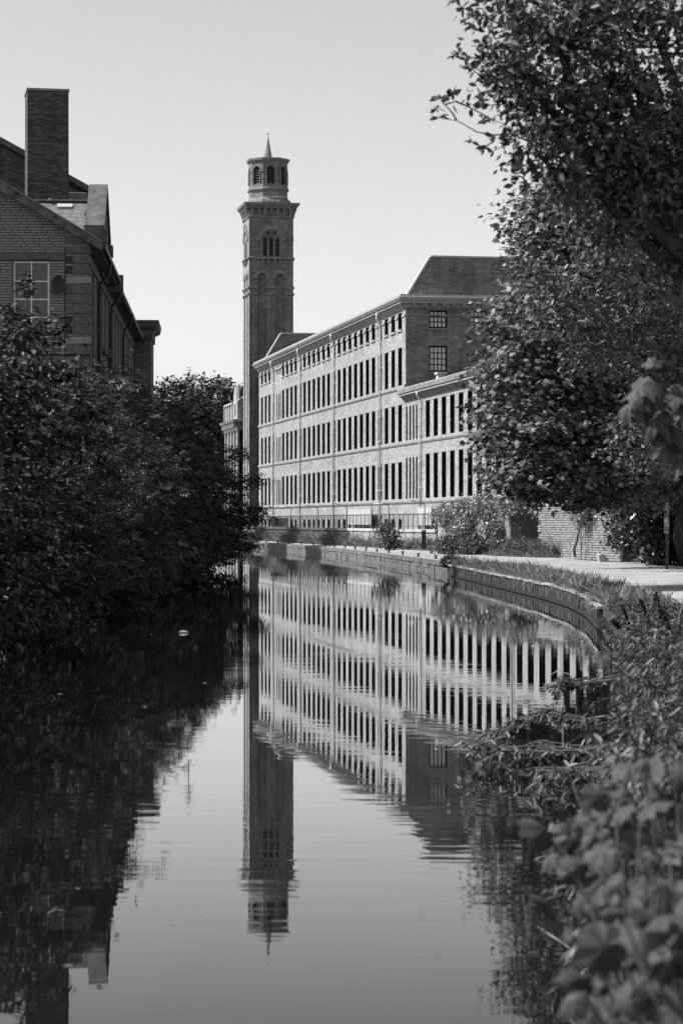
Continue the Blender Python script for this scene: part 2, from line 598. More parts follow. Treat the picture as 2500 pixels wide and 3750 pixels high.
def window_mesh(w, h, cols, rows, fw, fmat, bar=0.05, deep=False):
    k = (round(w, 3), round(h, 3), cols, rows, fmat.name, deep)
    if k in _WM: return _WM[k]
    f = MB()
    # local: s to the right (x), z up, d outwards (y)
    lin = 0.345 if deep else 0.0          # dark lining added to stand for shade in the reveal
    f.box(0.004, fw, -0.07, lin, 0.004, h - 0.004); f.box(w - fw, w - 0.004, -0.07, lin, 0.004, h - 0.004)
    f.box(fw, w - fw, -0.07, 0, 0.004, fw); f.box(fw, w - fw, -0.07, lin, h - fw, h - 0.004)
    for i in range(1, cols):
        x = fw + (w - 2 * fw) * i / cols
        f.box(x - bar / 2, x + bar / 2, -0.06, -0.01, fw, h - fw)
    for j in range(1, rows):
        z = fw + (h - 2 * fw) * j / rows
        f.box(fw, w - fw, -0.055, -0.013, z - bar / 2, z + bar / 2)
    p = MB(); p.box(0.01, w - 0.01, -0.05, -0.03, 0.01, h - 0.01)
    _WM[k] = (f.mesh('window', fmat), p)
    return _WM[k]


_PM = {}


def add_window(parent, kind, s, z, w, h, depth, cols, rows, fw, fmat, gmat, sill=None):
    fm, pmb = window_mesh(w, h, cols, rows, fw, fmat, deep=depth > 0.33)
    bz = BASE.get(parent.name, 0)
    if kind == 'fac':
        o = link('window', fm, parent, (s, -depth, z - bz))
    elif kind == 'gab':
        o = link('window', fm, parent, (depth, -s, z - bz), (0, 0, R(-90)))
    k = (round(w, 3), round(h, 3), gmat.name)
    if k not in _PM: _PM[k] = pmb.mesh('pane', gmat)
    link('pane', _PM[k], o)
    if sill is not None:
        key = ('sill', round(w, 3))
        if key not in _PM:
            sm = MB(); sm.box(-0.12, w + 0.12, -0.04, depth + 0.09, -0.16, -0.003)
            _PM[key] = sm.mesh('sill', sill)
        link('sill', _PM[key], o)
    return o


PITCH = 2.64
TALL = [(75.52 - PITCH * k) for k in range(4)] + [60.84 - PITCH * k for k in range(5)] + [47.63 - 2.65 * k for k in range(7)] + \
       [29.09 - 2.615 * k for k in range(8)] + [8.06, 5.41, 2.79]
THIN = [64.54, 63.41, 62.29]
ROWS = [(12.67, 15.5), (8.49, 11.25), (4.2, 6.98)]
PIPES = [65.9, 48.68, 30.24, 9.2]
MILL_D = 16.0
MILL_L = 77.1
EAVE = 18.35


def build_mill():
    e = thing_base('mill', MILL_O, MILL_RZ, 'long pale stone mill with rows of tall narrow windows behind the canal', 'mill')
    W = 1.42
    holes = []
    for a in TALL:
        holes.append((a - W, a, 16.85, 18.1))
        for z0, z1 in ROWS: holes.append((a - W, a, z0, z1))
        holes.append((a - W + 0.1, a - 0.1, 1.35, 2.75))
    for a in THIN:
        for z0, z1 in ROWS: holes.append((a - 0.56, a, z0, z1 - 0.25))
        holes.append((a - 0.56, a, 17.2, 18.05))
    mb = MB()
    mb.wall(fac, 0, MILL_L, 0.3, EAVE, holes, 0.42)
    mb.build('canal_wall', M['mill'], e)
    # end wall facing the camera
    gw = [(1.77, 3.13, 16.85, 18.16), (4.79, 6.17, 16.85, 18.16), (1.77, 3.13, 13.63, 15.55)]
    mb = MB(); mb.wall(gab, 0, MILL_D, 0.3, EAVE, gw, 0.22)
    o = mb.build('end_wall', M['gable'], e); o['label'] = 'shaded end wall with few windows, its stone darkened for shade'
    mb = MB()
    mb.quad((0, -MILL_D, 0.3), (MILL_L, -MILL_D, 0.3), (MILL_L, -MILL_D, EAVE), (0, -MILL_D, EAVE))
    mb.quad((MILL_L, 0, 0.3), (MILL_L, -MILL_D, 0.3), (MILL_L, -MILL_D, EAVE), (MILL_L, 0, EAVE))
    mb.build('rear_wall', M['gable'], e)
    # windows
    for a in TALL:
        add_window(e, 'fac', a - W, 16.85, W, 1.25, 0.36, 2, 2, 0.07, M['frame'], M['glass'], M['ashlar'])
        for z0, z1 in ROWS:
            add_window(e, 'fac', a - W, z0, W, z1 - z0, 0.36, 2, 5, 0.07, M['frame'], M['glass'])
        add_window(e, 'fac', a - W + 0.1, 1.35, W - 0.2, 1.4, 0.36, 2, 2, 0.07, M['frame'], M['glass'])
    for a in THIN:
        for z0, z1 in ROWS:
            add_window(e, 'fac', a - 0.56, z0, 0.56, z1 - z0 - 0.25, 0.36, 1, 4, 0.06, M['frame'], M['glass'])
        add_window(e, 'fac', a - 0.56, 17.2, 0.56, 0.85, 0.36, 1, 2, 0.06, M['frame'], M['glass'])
    for (s0, s1, z0, z1) in gw:
        w, h = s1 - s0, z1 - z0
        rows_ = 3 if h < 1.6 else 4
        f, _ = window_mesh(w, h, 4, rows_, 0.09, M['frame'], 0.075)
        o = link('window', f, e, (0.14, -s0, z0 - MILL_O.z), (0, 0, R(-90)), (1, -1, 1))
        key = ('gp', rows_)
        pw, ph = (w - 0.18) / 4, (h - 0.18) / rows_
        if key not in _PM:
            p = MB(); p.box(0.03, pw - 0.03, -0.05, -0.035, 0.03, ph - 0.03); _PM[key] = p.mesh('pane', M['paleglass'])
        for i in range(4):
            for j in range(rows_):
                link('pane', _PM[key], o, (0.09 + pw * i, 0, 0.09 + ph * j))
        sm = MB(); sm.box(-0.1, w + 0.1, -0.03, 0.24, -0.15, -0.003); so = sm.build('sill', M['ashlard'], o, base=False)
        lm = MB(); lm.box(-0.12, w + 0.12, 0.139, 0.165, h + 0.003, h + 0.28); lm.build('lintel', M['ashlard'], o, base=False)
    # sill courses and strings
    for k, (z0, z1) in enumerate(ROWS):
        m = MB(); m.sweep([(0, 0), (MILL_L, 0)][::-1], [(0, z0 - 0.32), (0.05, z0 - 0.32), (0.11, z0 - 0.2), (0.11, z0 - 0.01), (0, z0 + 0.02)], False)
        m.build('sill_course', M['ashlar'], e)
        m = MB()
        m.box(0.02, MILL_L - 0.02, -0.05, 0.012, z1 + 0.004, z1 + 0.30); m.build('lintel_course', M['ashlar'], e)
    edges = [MILL_L] + [x for a in TALL for x in (a + 0.0, a - W)] + [0]
    for i in range(0, len(edges), 2):
        a, b = edges[i], edges[i + 1]
        if a - b < 0.15: continue
        m = MB(); m.box(b + 0.03, a - 0.03, -0.05, 0.07, 17.72, 17.86); m.build('string_course', M['ashlar'], e)
    m = MB(); m.box(-0.05, 0.05, -MILL_D, -0.06, 17.72, 17.84); m.build('string_course', M['ashlard'], e)
    # cornice round the block, corbels below it
    ring = [(0, 0), (0, -MILL_D), (MILL_L, -MILL_D), (MILL_L, 0)]
    m = MB(); m.sweep(ring, [(0.0, EAVE - 0.02), (0.08, EAVE - 0.02), (0.1, 18.62), (0.42, 18.66), (0.42, 18.8), (0.5, 18.82), (0.62, 19.02), (0.62, 19.1), (0.52, 19.12), (0.5, 19.28), (0.3, 19.3), (0.0, 19.2)])
    m.build('cornice', M['ashlar'], e)
    cb = MB(); x = 0.3
    while x < MILL_L - 0.2:
        cb.hexa([(x, 0.004, 18.2), (x + 0.3, 0.004, 18.2), (x + 0.3, 0.1, 18.2), (x, 0.1, 18.2), (x, 0.004, 18.655), (x + 0.3, 0.004, 18.655), (x + 0.3, 0.4, 18.655), (x, 0.4, 18.655)])
        x += 0.78
    o = cb.build('corbel_course', M['ashlar'], e); o['kind'] = 'stuff'
    y = 0.55
    cm = MB(); cm.hexa([(-0.36, -0.15, 18.36), (0, -0.15, 18.36), (0, 0.15, 18.36), (-0.36, 0.15, 18.36), (-0.4, -0.15, 18.655), (0, -0.15, 18.655), (0, 0.15, 18.655), (-0.4, 0.15, 18.655)])
    cme = cm.mesh('corbel', M['ashlard'])
    while y < MILL_D - 0.3:
        link('corbel', cme, e, (-0.004, -y, -MILL_O.z)); y += 0.76
    # main roof, low behind the cornice
    RZT = 21.3
    m = MB()
    m.quad((0.5, 0.1, 19.2), (MILL_L - 0.5, 0.1, 19.2), (MILL_L - 0.5, -8, RZT), (0.5, -8, RZT))
    m.quad((0.5, -MILL_D - 0.1, 19.2), (MILL_L - 0.5, -MILL_D - 0.1, 19.2), (MILL_L - 0.5, -8, RZT), (0.5, -8, RZT))
    m.build('roof', M['roof'], e)
    for t0, t1 in ((8.6, 15.2), (32.6, 39.5), (52, 57)):
        m = MB(); m.hexa([(t0, -0.9, 19.3), (t1, -0.9, 19.3), (t1, -2.1, 19.6), (t0, -2.1, 19.6), (t0, -0.9, 19.78), (t1, -0.9, 19.78), (t1, -2.1, 20.1), (t0, -2.1, 20.1)])
        m.build('skylight', M['lead'], e)
    # end parapets with raking shoulders
    for x0 in (0.15, 74.2):
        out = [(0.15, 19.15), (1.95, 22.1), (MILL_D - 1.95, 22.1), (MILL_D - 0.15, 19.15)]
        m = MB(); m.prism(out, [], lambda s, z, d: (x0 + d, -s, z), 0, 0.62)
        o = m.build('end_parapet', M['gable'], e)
        c = MB()
        for (a, b) in ((out[0], out[1]), (out[1], out[2]), (out[2], out[3])):
            v = Vector((b[0] - a[0], b[1] - a[1])); n = Vector((-v.y, v.x)).normalized() * 0.13
            c.prism([a, b, (b[0] + n.x, b[1] + n.y), (a[0] + n.x, a[1] + n.y)], [], lambda s, z, d: (x0 + d, -s, z), -0.06, 0.68)
        c.build('coping', M['coping'], e)
    # rainwater pipes
    for t in PIPES:
        m = MB(); m.tube([(t, 0.42, 18.7), (t, 0.4, 18.2), (t, 0.2, 17.9), (t, 0.16, 17.5), (t, 0.16, 1.2)], 0.075, 8)
        p = m.build('drainpipe', M['pipe'], e, True)
        for z in np.arange(3.0, 18, 1.9):
            b = MB(); b.box(t - 0.13, t + 0.13, 0.003, 0.255, z, z + 0.09)
            bo = b.build('bracket', M['pipe'], p, base=False)
    return e


mill = build_mill()

WING_L = 60.0
WING_D = 14.0


def build_wing():
    O = mill_xy(0, 0.07); O.z = 1.0
    e = thing_base('mill_wing', O, MILL_RZ, 'lower two-storey pale stone wing joined to the near end of the mill', 'mill wing')
    W = 1.42
    tall = [-5.06] + [-7.43 - 2.625 * k for k in range(20)]
    thin = [-0.43, -1.68, -2.89, -4.0]
    rows = [(8.48, 11.1), (4.2, 7.34)]
    holes = []
    for a in tall:
        ww = W if a < -6 else 1.0
        for z0, z1 in rows: holes.append((a - ww, a, z0, z1))
        holes.append((a - ww + 0.1, a - 0.1, 1.35, 2.75))
    for a in thin:
        for z0, z1 in rows: holes.append((a - 0.6, a, z0, z1 - 0.1))
    mb = MB(); mb.wall(fac, -WING_L, 0, 0.3, 11.55, holes, 0.42)
    mb.build('canal_wall', M['mill'], e)
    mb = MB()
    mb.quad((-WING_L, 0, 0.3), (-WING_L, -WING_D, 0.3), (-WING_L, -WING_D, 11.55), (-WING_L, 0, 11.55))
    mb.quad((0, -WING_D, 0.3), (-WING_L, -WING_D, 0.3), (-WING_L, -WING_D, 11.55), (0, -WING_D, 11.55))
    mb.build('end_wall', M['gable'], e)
    for a in tall:
        ww = W if a < -6 else 1.0
        for z0, z1 in rows:
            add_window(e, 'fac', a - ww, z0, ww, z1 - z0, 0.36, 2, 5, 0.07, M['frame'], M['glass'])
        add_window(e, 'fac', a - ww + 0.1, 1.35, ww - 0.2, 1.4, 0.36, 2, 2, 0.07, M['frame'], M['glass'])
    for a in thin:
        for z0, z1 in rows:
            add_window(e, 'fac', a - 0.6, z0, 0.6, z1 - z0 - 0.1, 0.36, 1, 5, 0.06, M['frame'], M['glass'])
    for z0, z1 in rows:
        m = MB(); m.sweep([(0, 0), (-WING_L, 0)], [(0, z0 - 0.32), (0.05, z0 - 0.32), (0.11, z0 - 0.2), (0.11, z0 - 0.01), (0, z0 + 0.02)], False)
        m.build('sill_course', M['ashlar'], e)
        m = MB(); m.box(-WING_L + 0.02, -0.02, -0.05, 0.012, z1 + 0.004, z1 + 0.3); m.build('lintel_course', M['ashlar'], e)
    ring = [(0.25, 0), (-WING_L, 0), (-WING_L, -WING_D)]
    m = MB(); m.sweep(ring, [(0.0, 11.5), (0.06, 11.5), (0.09, 11.72), (0.44, 11.76), (0.44, 11.9), (0.5, 11.92), (0.5, 12.22), (0.42, 12.24), (0.0, 12.24)], False)
    m.build('cornice', M['ashlar'], e)
    m = MB(); m.sweep(ring, [(0.0, 12.243), (0.5, 12.243), (0.5, 12.30), (0.0, 12.33)], False); m.build('gutter', M['coping'], e)
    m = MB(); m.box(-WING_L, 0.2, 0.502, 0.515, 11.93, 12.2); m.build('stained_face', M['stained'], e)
    cb = MB(); x = -0.5
    while x > -WING_L + 0.3:
        cb.hexa([(x, 0.004, 11.38), (x + 0.28, 0.004, 11.38), (x + 0.28, 0.1, 11.38), (x, 0.1, 11.38), (x, 0.004, 11.755), (x + 0.28, 0.004, 11.755), (x + 0.28, 0.4, 11.755), (x, 0.4, 11.755)])
        x -= 0.8
    o = cb.build('corbel_course', M['ashlar'], e); o['kind'] = 'stuff'
    m = MB()
    m.quad((-0.05, 0.1, 12.2), (-WING_L, 0.1, 12.2), (-WING_L, -7, 14.6), (-0.05, -7, 14.6))
    m.quad((-0.05, -WING_D, 12.2), (-WING_L, -WING_D, 12.2), (-WING_L, -7, 14.6), (-0.05, -7, 14.6))
    m.build('roof', M['roof'], e)
    m = MB(); m.box(-11.2, -10.4, -0.6, -0.1, 12.25, 12.75); m.box(-11.3, -10.3, -0.7, 0.0, 12.75, 12.9); m.build('parapet_block', M['coping'], e)
    for t in (-6.36, -33.0):
        m = MB(); m.tube([(t, 0.42, 11.8), (t, 0.38, 11.5), (t, 0.18, 11.3), (t, 0.16, 11.0), (t, 0.16, 1.2)], 0.075, 8)
        p = m.build('drainpipe', M['pipe'], e, True)
        for z in np.arange(3.0, 11, 1.9):
            b = MB(); b.box(t - 0.13, t + 0.13, 0.003, 0.255, z, z + 0.09); b.build('bracket', M['pipe'], p, base=False)
    return e


build_wing()

# ------------------------------------------------------------------ chimney tower
def arch(cx, z0, zs, r, n=14, rise=1.0):
    """opening outline: straight jambs from z0 to zs, then a round head"""
    p = [(cx - r, z0), (cx + r, z0), (cx + r, zs)]
    for k in range(1, n):
        t = math.pi * k / n
        p.append((cx + r * math.cos(t), zs + r * rise * math.sin(t)))
    p.append((cx - r, zs))
    return p


def arc_band(cx, zs, r0, r1, rise0=1.0, rise1=1.0, n=16, a0=0.0, a1=math.pi):
    p = [(cx + r1 * math.cos(a0 + (a1 - a0) * k / n), zs + r1 * rise1 * math.sin(a0 + (a1 - a0) * k / n)) for k in range(n + 1)]
    p += [(cx + r0 * math.cos(a1 + (a0 - a1) * k / n), zs + r0 * rise0 * math.sin(a1 + (a0 - a1) * k / n)) for k in range(n + 1)]
    return p


def circle(cx, cz, r, n=14):
    return [(cx + r * math.cos(2 * math.pi * k / n), cz + r * math.sin(2 * math.pi * k / n)) for k in range(n)]


def build_tower():
    O = mill_xy(84.7, 0); O.z = 1.0
    e = thing_base('chimney_tower', O, MILL_RZ, 'tall square stone chimney tower with arched openings and octagonal lantern', 'tower')
    w = 4.83
    faces = [lambda s, z, d: (-d, -s, z), lambda s, z, d: (s, d, z), lambda s, z, d: (w + d, -s, z), lambda s, z, d: (s, -w - d, z)]
    m = MB(); m.box(0.24, w - 0.24, -w + 0.24, -0.24, 0.3, 36.4); m.build('shaft_core', M['tower'], e)
    c = w / 2
    bays = (1.40, 3.40)
    lights = [(1.685, 0.2), (2.355, 0.215), (3.015, 0.2)]
    sh = 0.06
    for k, fn in enumerate(faces):
        mat = M['mill'] if k == 1 else M['tower']  # canal face takes the paler copy, sunlight put into its colour
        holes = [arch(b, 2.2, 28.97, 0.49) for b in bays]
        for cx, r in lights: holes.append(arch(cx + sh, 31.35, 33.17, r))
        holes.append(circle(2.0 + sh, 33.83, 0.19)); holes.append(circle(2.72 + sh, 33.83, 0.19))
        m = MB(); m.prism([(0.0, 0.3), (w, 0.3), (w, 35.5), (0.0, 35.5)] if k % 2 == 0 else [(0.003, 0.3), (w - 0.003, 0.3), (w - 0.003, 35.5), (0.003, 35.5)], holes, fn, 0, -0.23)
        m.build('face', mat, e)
        m = MB()
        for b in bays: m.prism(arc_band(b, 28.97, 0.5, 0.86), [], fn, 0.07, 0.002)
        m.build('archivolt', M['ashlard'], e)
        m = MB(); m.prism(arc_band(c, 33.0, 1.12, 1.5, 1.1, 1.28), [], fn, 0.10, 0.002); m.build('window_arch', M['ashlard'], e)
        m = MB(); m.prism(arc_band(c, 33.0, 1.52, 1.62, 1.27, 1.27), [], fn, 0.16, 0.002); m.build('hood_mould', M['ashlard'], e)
        m = MB()
        for cx in (1.36, 2.02, 2.72, 3.36):
            m.prism([(cx - 0.07 + sh, 31.3), (cx + 0.07 + sh, 31.3), (cx + 0.07 + sh, 33.0), (cx - 0.07 + sh, 33.0)], [], fn, 0.06, 0.002)
        m.build('window_shafts', M['ashlard'], e)
        m = MB()
        for cx, r in lights:
            for z in np.arange(31.5, 33.1, 0.3):
                a = [fn(cx + sh - r, z, -0.06), fn(cx + sh + r, z, -0.06), fn(cx + sh + r, z + 0.18, -0.22), fn(cx + sh - r, z + 0.18, -0.22)]
                m.quad(*a)
        o = m.build('louvres', M['iron'], e)
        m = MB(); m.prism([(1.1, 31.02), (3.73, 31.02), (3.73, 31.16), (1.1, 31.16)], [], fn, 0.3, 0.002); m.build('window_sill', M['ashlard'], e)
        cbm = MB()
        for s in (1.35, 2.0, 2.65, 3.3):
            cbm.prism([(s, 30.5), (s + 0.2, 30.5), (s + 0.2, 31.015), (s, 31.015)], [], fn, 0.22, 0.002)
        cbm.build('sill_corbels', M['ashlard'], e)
        for z in (27.95, 27.24):
            for a, b in ((0.0, 0.9), (1.9, 2.9), (3.9, w)):
                mm = MB(); mm.prism([(a + 0.004 if k % 2 else a - 0.0, z - 0.1), (b, z - 0.1), (b, z + 0.1), (a, z + 0.1)], [], fn, 0.13, 0.002)
                mm.build('pilaster_string', M['ashlard'], e)
        cme = MB()
        for i in range(7):
            s = 0.2 + i * (w - 0.4 - 0.26) / 6
            cme.prism([(s, 35.72), (s + 0.26, 35.72), (s + 0.26, 36.5), (s, 36.5)], [], lambda a, z, d: fn(a, z, d if z > 36 else min(d, 0.12)), 0.42, 0.002)
        cme.build('cornice_corbels', M['ashlard'], e)
    ring = [(0, 0), (0, -w), (w, -w), (w, 0)]
    m = MB(); m.sweep(ring, [(0, 31.0), (0.13, 31.03), (0.13, 31.2), (0, 31.25)]); m.build('string_course', M['ashlard'], e)
    m = MB(); m.sweep(ring, [(0, 35.48), (0.1, 35.5), (0.14, 35.62), (0.1, 35.7), (0, 35.7)]); m.build('string_course', M['ashlard'], e)
    m = MB(); m.sweep(ring, [(-0.2, 35.6), (0.0, 35.7), (0.03, 36.45), (0.36, 36.5), (0.42, 36.7), (0.55, 36.76), (0.64, 37.0), (0.64, 37.08), (-1.5, 37.12)])
    m.build('cornice', M['ashlard'], e)
    # octagonal lantern
    def octo(a):
        r = a / math.cos(math.pi / 8)
        return [(c + r * math.cos(math.pi / 8 + math.pi / 4 * k), -c + r * math.sin(math.pi / 8 + math.pi / 4 * k)) for k in range(8)]
    A = 2.02
    m = MB(); m.sweep(octo(A), [(0.42, 37.0), (0.42, 37.25), (0.3, 37.5), (0.05, 37.75), (0.0, 37.95), (0.0, 38.55), (0.16, 38.62), (0.16, 38.78), (0.06, 38.9), (0.04, 39.12), (0.0, 39.14)])
    m.build('lantern_base', M['lanternstone'], e)
    P = octo(A)
    for k in range(8):
        a, b = Vector((*P[k], 0)), Vector((*P[(k + 1) % 8], 0))
        d = (b - a).normalized(); L_ = (b - a).length; n = Vector((d.y, -d.x, 0))
        fn = lambda s, z, q, a=a, d=d, n=n: tuple(a + d * s + n * q + Vector((0, 0, z)))
        m = MB(); m.prism([(0, 39.1), (L_, 39.1), (L_, 41.55), (0, 41.55)], [arch(L_ / 2, 39.25, 40.75, 0.42)], fn, 0, -0.3)
        p = m.build('lantern_face', M['lanternstone'], e)
        m = MB(); m.prism(arc_band(L_ / 2, 40.75, 0.46, 0.6), [], fn, 0.07, 0.002)
        m.prism([(0.02, 40.58), (L_ / 2 - 0.46, 40.58), (L_ / 2 - 0.46, 40.7), (0.02, 40.7)], [], fn, 0.09, 0.002)
        m.prism([(L_ / 2 + 0.46, 40.58), (L_ - 0.02, 40.58), (L_ - 0.02, 40.7), (L_ / 2 + 0.46, 40.7)], [], fn, 0.09, 0.002)
        m.prism([(0.02, 39.78), (L_ / 2 - 0.46, 39.78), (L_ / 2 - 0.46, 39.86), (0.02, 39.86)], [], fn, 0.06, 0.002)
        m.prism([(L_ / 2 + 0.46, 39.78), (L_ - 0.02, 39.78), (L_ - 0.02, 39.86), (L_ / 2 + 0.46, 39.86)], [], fn, 0.06, 0.002)
        for s in (0.34, L_ - 0.34): m.tube([fn(s, 39.25, 0.07), fn(s, 40.58, 0.07)], 0.06, 6)
        m.build('arch_trim', M['ashlard'], p, base=False)
        m = MB()
        for z in np.arange(39.3, 41.1, 0.28):
            m.quad(fn(L_ / 2 - 0.42, z, -0.08), fn(L_ / 2 + 0.42, z, -0.08), fn(L_ / 2 + 0.42, z + 0.16, -0.26), fn(L_ / 2 - 0.42, z + 0.16, -0.26))
        m.build('louvres', M['band'], p, base=False)
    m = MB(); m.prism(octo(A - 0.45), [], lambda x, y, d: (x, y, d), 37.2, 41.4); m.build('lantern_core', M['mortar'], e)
    m = MB(); m.sweep(octo(A), [(-0.3, 41.5), (0.0, 41.53), (0.06, 41.7), (0.2, 41.82), (0.24, 42.0), (0.22, 42.1), (-1.2, 42.25), (-1.9, 42.3)])
    m.build('lantern_cornice', M['ashlard'], e)
    m = MB(); m.lathe([(0.5, 42.2), (0.46, 42.3), (0.06, 44.5), (0.03, 44.52)], 8, c, -c); m.build('spire', M['lead'], e)
    m = MB(); m.lathe([(0.035, 44.5), (0.02, 45.2)], 6, c, -c); m.box(c - 0.2, c + 0.2, -c - 0.012, -c + 0.012, 44.9, 44.93)
    m.box(c - 0.012, c + 0.012, -c - 0.2, -c + 0.2, 44.89, 44.925)
    m.build('finial', M['iron'], e)
    for s in (0.9, 1.5, 2.2, 2.9, 3.9):
        m = MB(); m.tube([(-0.1, -s, 37.05), (-0.1, -s, 37.75)], 0.025, 5); m.build('rail_post', M['iron'], e)
    m = MB(); m.tube([(-0.1, -0.4, 37.75), (-0.1, -4.4, 37.75)], 0.025, 5); m.build('hand_rail', M['coping'], e)


build_tower()


def build_far_house():
    O = mill_xy(90.6, 0.3); O.z = 1.0
    e = thing_base('ornate_building', O, MILL_RZ, 'ornate pale building with parapet and curved gable beyond the chimney tower', 'building')
    e.scale = (0.82, 1, 0.97)
    L_ = 13.4
    holes = []
    for s in (1.6, 4.6, 7.6, 10.6):
        holes.append((s, s + 1.1, 9.4, 12.0)); holes.append((s, s + 1.1, 5.0, 8.0)); holes.append((s, s + 1.1, 1.6, 3.8))
    m = MB(); m.wall(fac, 0, L_, 0.3, 13.6, holes, 0.35); m.build('canal_wall', M['mill'], e)
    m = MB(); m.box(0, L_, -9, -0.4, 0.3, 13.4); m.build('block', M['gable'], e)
    for h in holes:
        add_window(e, 'fac', h[0], h[2], 1.1, h[3] - h[2], 0.3, 2, 3, 0.07, M['frame'], M['glass'])
    for s in (1.6, 4.6, 7.6, 10.6):
        m = MB(); m.prism(arc_band(s + 0.55, 12.0, 0.55, 0.8), [], fac, 0.06, 0.002); m.build('window_head', M['ashlar'], e)
    for s in (0.0, 3.4, 6.4, 9.4, 12.7):
        m = MB(); m.box(s, s + 0.7, 0.003, 0.22, 0.3, 13.0); m.build('pilaster', M['ashlar'], e)
    m = MB(); m.sweep([(0, 0), (0, -9), (L_, -9), (L_, 0)], [(0, 13.0), (0.24, 13.02), (0.28, 13.3), (0.3, 13.8), (0.7, 13.95), (0.8, 14.25), (0, 14.3)]); m.build('cornice', M['ashlard'], e)
    m = MB()
    for i in range(17): m.box(0.2 + i * 0.78, 0.5 + i * 0.78, 0.27, 0.62, 13.35, 13.85)
    m.build('cornice_brackets', M['ashlar'], e)
    m = MB(); m.box(4.8, L_, -0.3, 0.2, 14.3, 15.9); m.build('parapet', M['mill'], e)
    for s in (4.7, 7.4, 10.1, 12.8):
        m = MB(); m.box(s, s + 0.6, -0.4, 0.32, 14.303, 16.2); m.build('parapet_pier', M['ashlar'], e)
    m = MB(); m.box(4.6, L_ + 0.1, -0.4, 0.34, 16.2, 16.36); m.build('parapet_coping', M['coping'], e)
    hole = arch(2.4, 14.6, 15.6, 0.5)
    m = MB(); m.prism([(0.0, 14.3), (4.8, 14.3), (4.8, 16.3), (4.3, 16.5), (3.9, 17.3), (3.3, 17.9), (2.4, 18.1), (1.5, 17.9), (0.9, 17.3), (0.5, 16.5), (0.0, 16.3)], [hole], fac, 0.2, -0.3)
    m.build('curved_gable', M['mill'], e)
    m = MB(); m.prism([(a, b) for a, b in hole], [], fac, -0.2, -0.24); m.build('gable_window', M['glass'], e)
    m = MB(); pts = [(4.8, 16.3), (4.3, 16.5), (3.9, 17.3), (3.3, 17.9), (2.4, 18.1), (1.5, 17.9), (0.9, 17.3), (0.5, 16.5), (0.0, 16.3)]
    m.tube([(a, -0.05, b + 0.05) for a, b in pts], 0.16, 6); m.build('gable_coping', M['ashlard'], e)


build_far_house()
# ================================================================== the house on the left bank
HO = Vector((-9.23, 88.5, 0.9))
H_RZ = math.atan2(0.99885, -0.048)
def hg(s, z, d): return (-d, s, z)
def verge_z(y): return 12.70 + 0.591 * (y + 0.45) if y <= 6 else 12.70 + 0.591 * (12.45 - y)


